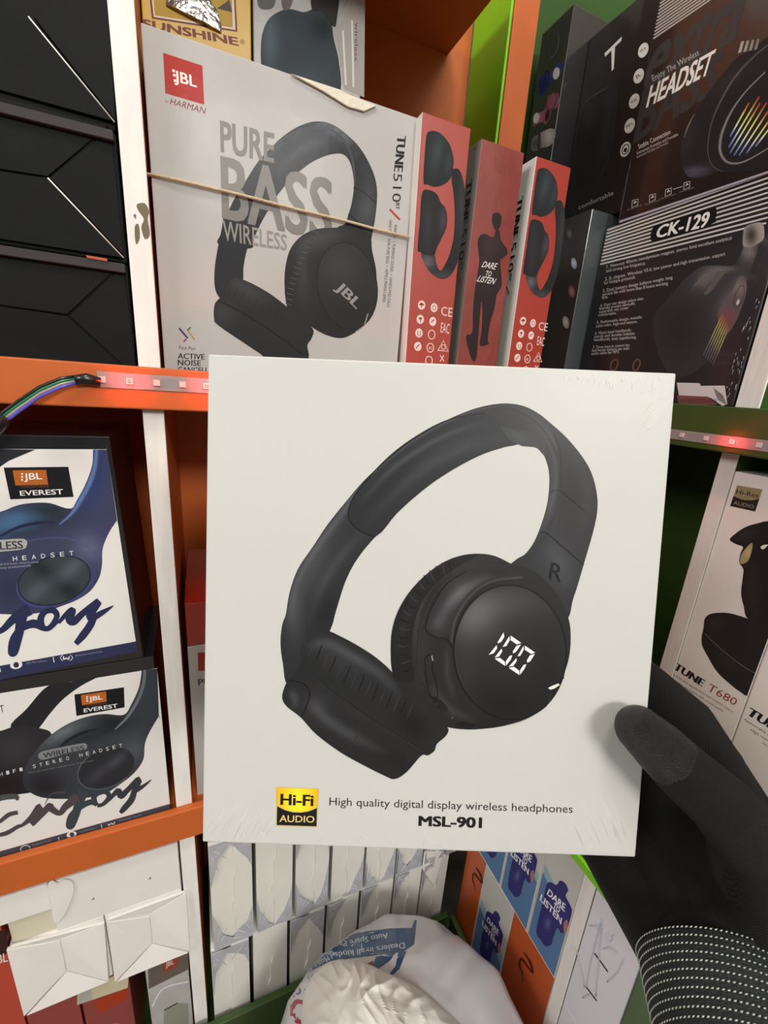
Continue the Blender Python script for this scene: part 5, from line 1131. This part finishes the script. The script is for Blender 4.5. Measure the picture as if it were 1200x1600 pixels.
a.ellipse(m7.one(850, 362), 87, 104.5, -4, (43, 43, 43), [g7(730, 240, 90, 80, -30, 56), g7(860, 190, 130, 60, 0, 24), g7(840, 540, 150, 90, 0, -18), g7(980, 420, 60, 120, 0, -10), g7(700, 420, 40, 120, 0, 6)], lay=8.6, n=60, grid=6)
a.ring(m7.one(850, 362), 87.5, 105, -4, 2.2, (16, 16, 17), lay=9.2, n=60); a.ring(m7.one(850, 362), 85.8, 103.2, -4, 0.9, (66, 66, 67), lay=9.3, a0=150, a1=290, n=40)
a.stroke(B((1030, 445), (1000, 472), (984, 478), (994, 490)), 2.0, (12, 12, 12), lay=9)
a.stroke(B((985, 500), (970, 540), (900, 584), (830, 606)), [1, 2, 2, 1], (60, 60, 60), lay=9)
a.stroke(B((565, 385), (578, 370), (592, 385), (590, 420), (600, 450), (608, 500), (600, 520), (580, 500), (570, 450), (565, 385)), 1.4, (14, 14, 15), lay=8); a.stroke(B((588, 372), (592, 390)), 2, (150, 150, 150), lay=8.4)
a.fill(B((590, 515), (605, 512), (640, 545), (636, 560), (610, 548)), (28, 28, 29), lay=8); a.text('+', m7.one(600, 540), m7.one(612, 538), 5, (70, 70, 70), lay=8.4); a.ellipse(m7.one(700, 604), 15, 4, 2, (22, 22, 23), lay=8); a.ellipse(m7.one(657, 580), 1.6, 1.4, 0, (90, 90, 90), lay=8)
ecp = a.flush('ear_cup_print')
a.text('R', m6.one(979, 650), m6.one(1020, 664), 26, (12, 12, 13), 0.0, lay=6, up=(0.2, -1)); a.flush('side_letter')
# far ear cup
a.fill(B((150, 350), (190, 312), (235, 290), (290, 312), (350, 345), (405, 382), (455, 428), (475, 470), (520, 532), (580, 580), (640, 612), (637, 640), (606, 668), (597, 692), (575, 707), (553, 708), (505, 762), (465, 786), (430, 775), (360, 740), (280, 695), (200, 635), (150, 580), (105, 545), (88, 515), (96, 478), (112, 450), (142, 422), (152, 385)), (37, 38, 40), [g7(270, 380, 110, 40, 35, 14), g7(200, 540, 50, 50, 30, 16), g7(430, 700, 110, 40, 30, -8), g7(330, 560, 100, 24, 35, 6), g7(520, 600, 60, 40, 40, -14)] + sheen(B((170, 345), (240, 330), (330, 380), (420, 440), (480, 510)), 8, 34) + sheen(B((180, 520), (240, 590), (330, 645), (440, 700)), 9, 34) + sheen(B((110, 490), (130, 510), (130, 550)), 6, 34), n=4, lay=4, grid=4.5)
for i in range(15):
    t = i/14; x = 185+t*330; y = 340+t*205+18*math.sin(t*3)
    a.stroke(B((x+14, y-24), (x+3, y+6), (x-10, y+36)), [1, 2.4, 1], (20, 20, 22) if i % 2 else (54, 54, 57), lay=4.6)
a.stroke(B((140, 428), (200, 448), (250, 490), (350, 560), (450, 626), (560, 690), (590, 690)), [1.5, 2.5, 3, 3, 3, 3, 1], [(18, 18, 19), (52, 52, 54)], lay=4.8)
a.stroke(B((108, 455), (160, 468), (180, 498), (168, 545), (150, 580)), 1.6, (13, 13, 14), lay=4.9)
a.stroke(B((300, 705), (340, 640), (350, 600)), [1, 2, 1], (50, 50, 50), lay=4.7)
a.flush('far_cup_print')
a.fill(B((976, 480), (988, 474), (1010, 465), (1016, 470), (998, 482), (984, 486)), (218, 217, 210), smooth=False, lay=12); a.flush('notch_print', parent=ecp)
# lit digits
DW_ = (236, 240, 240)
for q in (((465, 275), (475, 345), (428, 420), (375, 448), (372, 425)), ((355, 472), (362, 525), (310, 600), (232, 625)), ((552, 335), (560, 395), (505, 490), (450, 500)), ((575, 325), (740, 440), (670, 462), (572, 395)), ((735, 465), (660, 575), (612, 605), (608, 570), (665, 485)), ((430, 530), (445, 565), (395, 650), (325, 668)), ((325, 685), (405, 672), (485, 735), (490, 800)), ((600, 632), (575, 700), (502, 795), (500, 725), (560, 640)),
          ((775, 485), (778, 545), (725, 640), (680, 648)), ((795, 482), (955, 590), (895, 612), (795, 545)), ((950, 612), (880, 725), (832, 750), (828, 710), (875, 632)), ((665, 675), (668, 720), (615, 800), (545, 808)), ((545, 828), (625, 812), (705, 870), (710, 940)), ((820, 772), (790, 840), (722, 935), (720, 865), (775, 782))):
    a.fill(dg(*q), DW_, smooth=False, lay=11)
a.flush('digit_display', parent=ecp)
# gold badge and wording
a.fill(hf((130, 108), (945, 140), (905, 870), (135, 850)), (206, 190, 130), smooth=False, lay=1)
a.fill(hf((146, 125), (932, 150), (905, 492), (850, 520), (740, 560), (600, 580), (450, 572), (300, 530), (200, 480), (158, 455)), (222, 166, 30), [(*hf.one(540, 380), 28, 40, 0, (34, 66, 18))], smooth=False, lay=2, grid=3)
a.fill(hf((158, 470), (200, 495), (300, 545), (450, 588), (600, 594), (740, 572), (850, 532), (904, 505), (895, 850), (150, 825)), (30, 26, 28), smooth=False, lay=3)
a.textq('Hi-Fi', hf((222, 238), (845, 262), (838, 470), (215, 445)), (30, 22, 14), 0.035, lay=4); a.textq('AUDIO', hf((205, 635), (860, 655), (855, 780), (200, 765)), (226, 196, 130), 0.01, lay=4)
a.flush('audio_badge')
a.text('High quality digital display wireless headphones', (514.5, 1258), (894.5, 1270), 12.2, (38, 36, 34), 0.0, lay=1, res=3)
a.textq('MSL-901', ((654, 1274.5), (753.5, 1277), (753, 1294), (653.5, 1290.5)), (28, 27, 26), 0.04, lay=1, res=3)
a.flush('model_lettering')
# creases of the shrink wrap near the edges
bm = bmesh.new(); random.seed(11)
def crease(p0, p1, r=0.00016):
    q = [mplane(p, 0.00002) for p in (p0, ((p0[0]+p1[0])/2, (p0[1]+p1[1])/2), p1)]; tube_bm(bm, q, [r*0.1, r*0.6, r*0.1], 4)
for i in range(14):
    t = i/13; x = 322+t*90+random.uniform(-5, 5); L_ = random.uniform(20, 75)
    crease((x, 1312-random.uniform(0, 14)), (x+L_*0.45, 1312-L_), 0.00018)
for i in range(12):
    x = 985-random.uniform(0, 75); L_ = random.uniform(25, 90); y = 1325-random.uniform(0, 20)
    crease((x, y), (x-L_*0.42, y-L_), 0.0002)
for i in range(26):
    x = 880+i*6+random.uniform(-2, 2); L_ = random.uniform(8, 26)
    crease((x, 580+(x-880)*0.035), (x-4+random.uniform(-6, 8), 582+L_+(x-880)*0.035), 0.00016)
for i in range(7):
    x = 1048-random.uniform(0, 14); y = 600+i*9; crease((x, y), (x-random.uniform(20, 45), y+random.uniform(18, 40)), 0.00018)
for i in range(16):
    x = 340+i*40+random.uniform(-15, 15); crease((x, 1312+0.035*(x-320)), (x+random.uniform(-25, 25), 1300+0.035*(x-320)-random.uniform(0, 14)), 0.00014)
link('wrap_wrinkles', bm_to(bm, 'wrap_wrinkles', Vector(mb.location)), mb, mat('held_wrap_ridge', (226, 224, 216), 0.15, 0.9, spec=0.9))['kind'] = 'stuff'

# ================================================================== gloved hand
M_GLOVE = bpy.data.materials.new('black_knit'); M_GLOVE.use_nodes = True
nt = M_GLOVE.node_tree; N = nt.nodes; L = nt.links; bs = N['Principled BSDF']
bs.inputs['Base Color'].default_value = (*lin((7, 7, 7)), 1); bs.inputs['Specular IOR Level'].default_value = 0.25; bs.inputs['Roughness'].default_value = 0.8; bs.inputs['Sheen Weight'].default_value = 0.03; bs.inputs['Sheen Roughness'].default_value = 0.5
tc_ = N.new('ShaderNodeTexCoord'); wv = N.new('ShaderNodeTexWave'); wv.inputs['Scale'].default_value = 560; wv.inputs['Distortion'].default_value = 1.5; wv.inputs['Detail Scale'].default_value = 2.0
mp_ = N.new('ShaderNodeMapping'); mp_.inputs['Rotation'].default_value = (0.4, 0.9, 0.2); L.new(tc_.outputs['Object'], mp_.inputs[0]); L.new(mp_.outputs[0], wv.inputs['Vector'])
wv2 = N.new('ShaderNodeTexWave'); wv2.inputs['Scale'].default_value = 560; wv2.bands_direction = 'Z'; L.new(mp_.outputs[0], wv2.inputs['Vector'])
ad = N.new('ShaderNodeMath'); ad.operation = 'ADD'; L.new(wv.outputs['Fac'], ad.inputs[0]); L.new(wv2.outputs['Fac'], ad.inputs[1])
bp_ = N.new('ShaderNodeBump'); bp_.inputs['Strength'].default_value = 0.5; bp_.inputs['Distance'].default_value = 0.0004; L.new(ad.outputs[0], bp_.inputs['Height']); L.new(bp_.outputs[0], bs.inputs['Normal'])
M_GRIP = mat('grip_coating', (12, 11, 11), 0.4, 0.1, bump=0.7, bscale=2400)
hand = thing('gloved_hand', 'hand in a black knit glove with thumb on the front of the held box', 'hand', mplane((1165, 1560), 0))
def hp_(px, py, off): return mplane((px, py), off)
HV, HF = [], []
_sb = bmesh.new(); bmesh.ops.create_icosphere(_sb, subdivisions=3, radius=1.0)
_sb.verts.ensure_lookup_table(); SV = [v.co.copy() for v in _sb.verts]; SF = [tuple(v.index for v in f.verts) for f in _sb.faces]; _sb.free()
def blob(c, r):
    o = len(HV); HV.extend([tuple(c+v*r) for v in SV]); HF.extend([tuple(o+i for i in f) for f in SF])
def chain(lst):
    P = [(hp_(x, y, o), r) for x, y, o, r in lst]
    for (p, r), (q, s) in zip(P, P[1:]):
        n = max(2, int((q-p).length/0.0035))
        for i in range(n+1):
            t = i/n; blob(p.lerp(q, t), r+(s-r)*t)
BK = -TH
chain([(977, 1118, .0104, .0094), (1003, 1142, .0116, .0108), (1040, 1178, .0125, .0117), (1090, 1222, .0128, .0128), (1145, 1285, .009, .0150), (1175, 1370, .004, .0185), (1165, 1460, .002, .0230)])
c0 = atD((1122, 1508), 0.188); cax = (-_right*0.012+_down*0.022-_fwd*0.045).normalized()
def chainW(lst):
    for (p, r), (q, s_) in zip(lst, lst[1:]):
        n = max(2, int((q-p).length/0.0035))
        for i in range(n+1): blob(p.lerp(q, i/n), r+(s_-r)*i/n)
chainW([(hp_(1165, 1440, .0), .021), (c0+cax*0.004, .0265), (c0+cax*0.06, .0275)])
chain([(1165, 1450, .0, .0220), (1170, 1300, -.012, .0185), (1135, 1190, -.028, .0155), (1072, 1114, BK-.013, .0122), (985, 1090, BK-.0125, .0105), (900, 1085, BK-.0115, .0095), (850, 1090, BK-.0105, .0085)])
chain([(1150, 1500, -.006, .0230), (1120, 1345, -.022, .0190), (1082, 1230, -.038, .0150), (1010, 1165, BK-.014, .0120), (890, 1145, BK-.0125, .0105), (790, 1140, BK-.011, .0092)])
chain([(1130, 1520, -.008, .0230), (1085, 1400, -.026, .0180), (1052, 1300, -.042, .0140), (970, 1230, BK-.0145, .0117), (860, 1208, BK-.012, .0102), (775, 1200, BK-.011, .009)])
chain([(1090, 1520, -.010, .0210), (1036, 1452, -.028, .0165), (992, 1388, -.046, .0135), (945, 1330, BK-.0150, .0115), (880, 1292, BK-.0125, .0098), (815, 1275, BK-.0105, .0085)])
chain([(1135, 1190, -.028, .0150), (1082, 1230, -.038, .0150), (1052, 1300, -.042, .0140), (992, 1388, -.046, .0126)])
chain([(1145, 1285, .006, .0130), (1150, 1230, -.015, .0140)])
chain([(1120, 1345, -.022, .0190), (1175, 1370, .0, .0180)])
tmp = bpy.data.meshes.new('hand_tmp'); tmp.from_pydata(HV, [], HF)
to = bpy.data.objects.new('hand_tmp', tmp); COL.objects.link(to)
rm = to.modifiers.new('r', 'REMESH'); rm.mode = 'VOXEL'; rm.voxel_size = 0.0013
sm = to.modifiers.new('s', 'SMOOTH'); sm.factor = 0.5; sm.iterations = 6
bpy.context.view_layer.update()
me = bpy.data.meshes.new_from_object(to.evaluated_get(bpy.context.evaluated_depsgraph_get()))
bpy.data.objects.remove(to); bpy.data.meshes.remove(tmp)
org = Vector(hand.location); tipc = hp_(985, 1125, 0.011)
me.materials.clear(); me.materials.append(M_GLOVE); me.materials.append(M_GRIP)
for v in me.vertices: v.co = v.co-org
for p in me.polygons:
    p.use_smooth = True
    c = p.center+org
    if (c-tipc).length < 0.0175+0.0016*noise.noise(c*300): p.material_index = 1
link('glove', me, hand)
# cuff with rows of white stitches
ax = cax; e1_ = (ax.cross(mn)).normalized(); e2_ = ax.cross(e1_)
bm = bmesh.new(); prof = [(0.0, 0.0295), (0.002, 0.0318), (0.012, 0.0322), (0.03, 0.0318), (0.05, 0.0322), (0.07, 0.033), (0.071, 0.029)]
rings = []
for (t, r) in prof:
    rings.append([bm.verts.new(c0+ax*t+(e1_*math.cos(2*math.pi*k/48)*1.06+e2_*math.sin(2*math.pi*k/48)*0.92)*r) for k in range(48)])
for i in range(len(rings)-1):
    for k in range(48): bm.faces.new((rings[i][k], rings[i][(k+1) % 48], rings[i+1][(k+1) % 48], rings[i+1][k])).smooth = True
bm.faces.new(rings[-1]); bm.faces.new(list(reversed(rings[0])))
bmesh.ops.recalc_face_normals(bm, faces=bm.faces)
cf = link('cuff', bm_to(bm, 'cuff', org), hand, mat('dark_green_knit', (20, 26, 25), 0.8, bump=0.5, bscale=900))
bm = bmesh.new(); nst = 112
for row in range(26):
    t = 0.0015+row*0.0026; r = 0.0322
    for k in range(nst):
        an = 2*math.pi*(k+0.5*(row % 2))/nst
        rad = (e1_*math.cos(an)*1.06+e2_*math.sin(an)*0.92); tg = (-e1_*math.sin(an)*1.06+e2_*math.cos(an)*0.92).normalized()
        c = c0+ax*t+rad*(r+0.0001); d = (tg+ax*0.45).normalized(); s_ = ax-d*ax.dot(d); s_.normalize(); nn = rad.normalized()
        v = [bm.verts.new(c+d*0.00072), bm.verts.new(c+s_*0.00034), bm.verts.new(c-d*0.00072), bm.verts.new(c-s_*0.00034), bm.verts.new(c+nn*0.0004)]
        for i in range(4): bm.faces.new((v[i], v[(i+1) % 4], v[4]))
st = link('stitches', bm_to(bm, 'stitches', org), cf, mat('white_yarn', (165, 172, 162), 0.8)); st['kind'] = 'stuff'; st['label'] = 'rows of short white stitches'
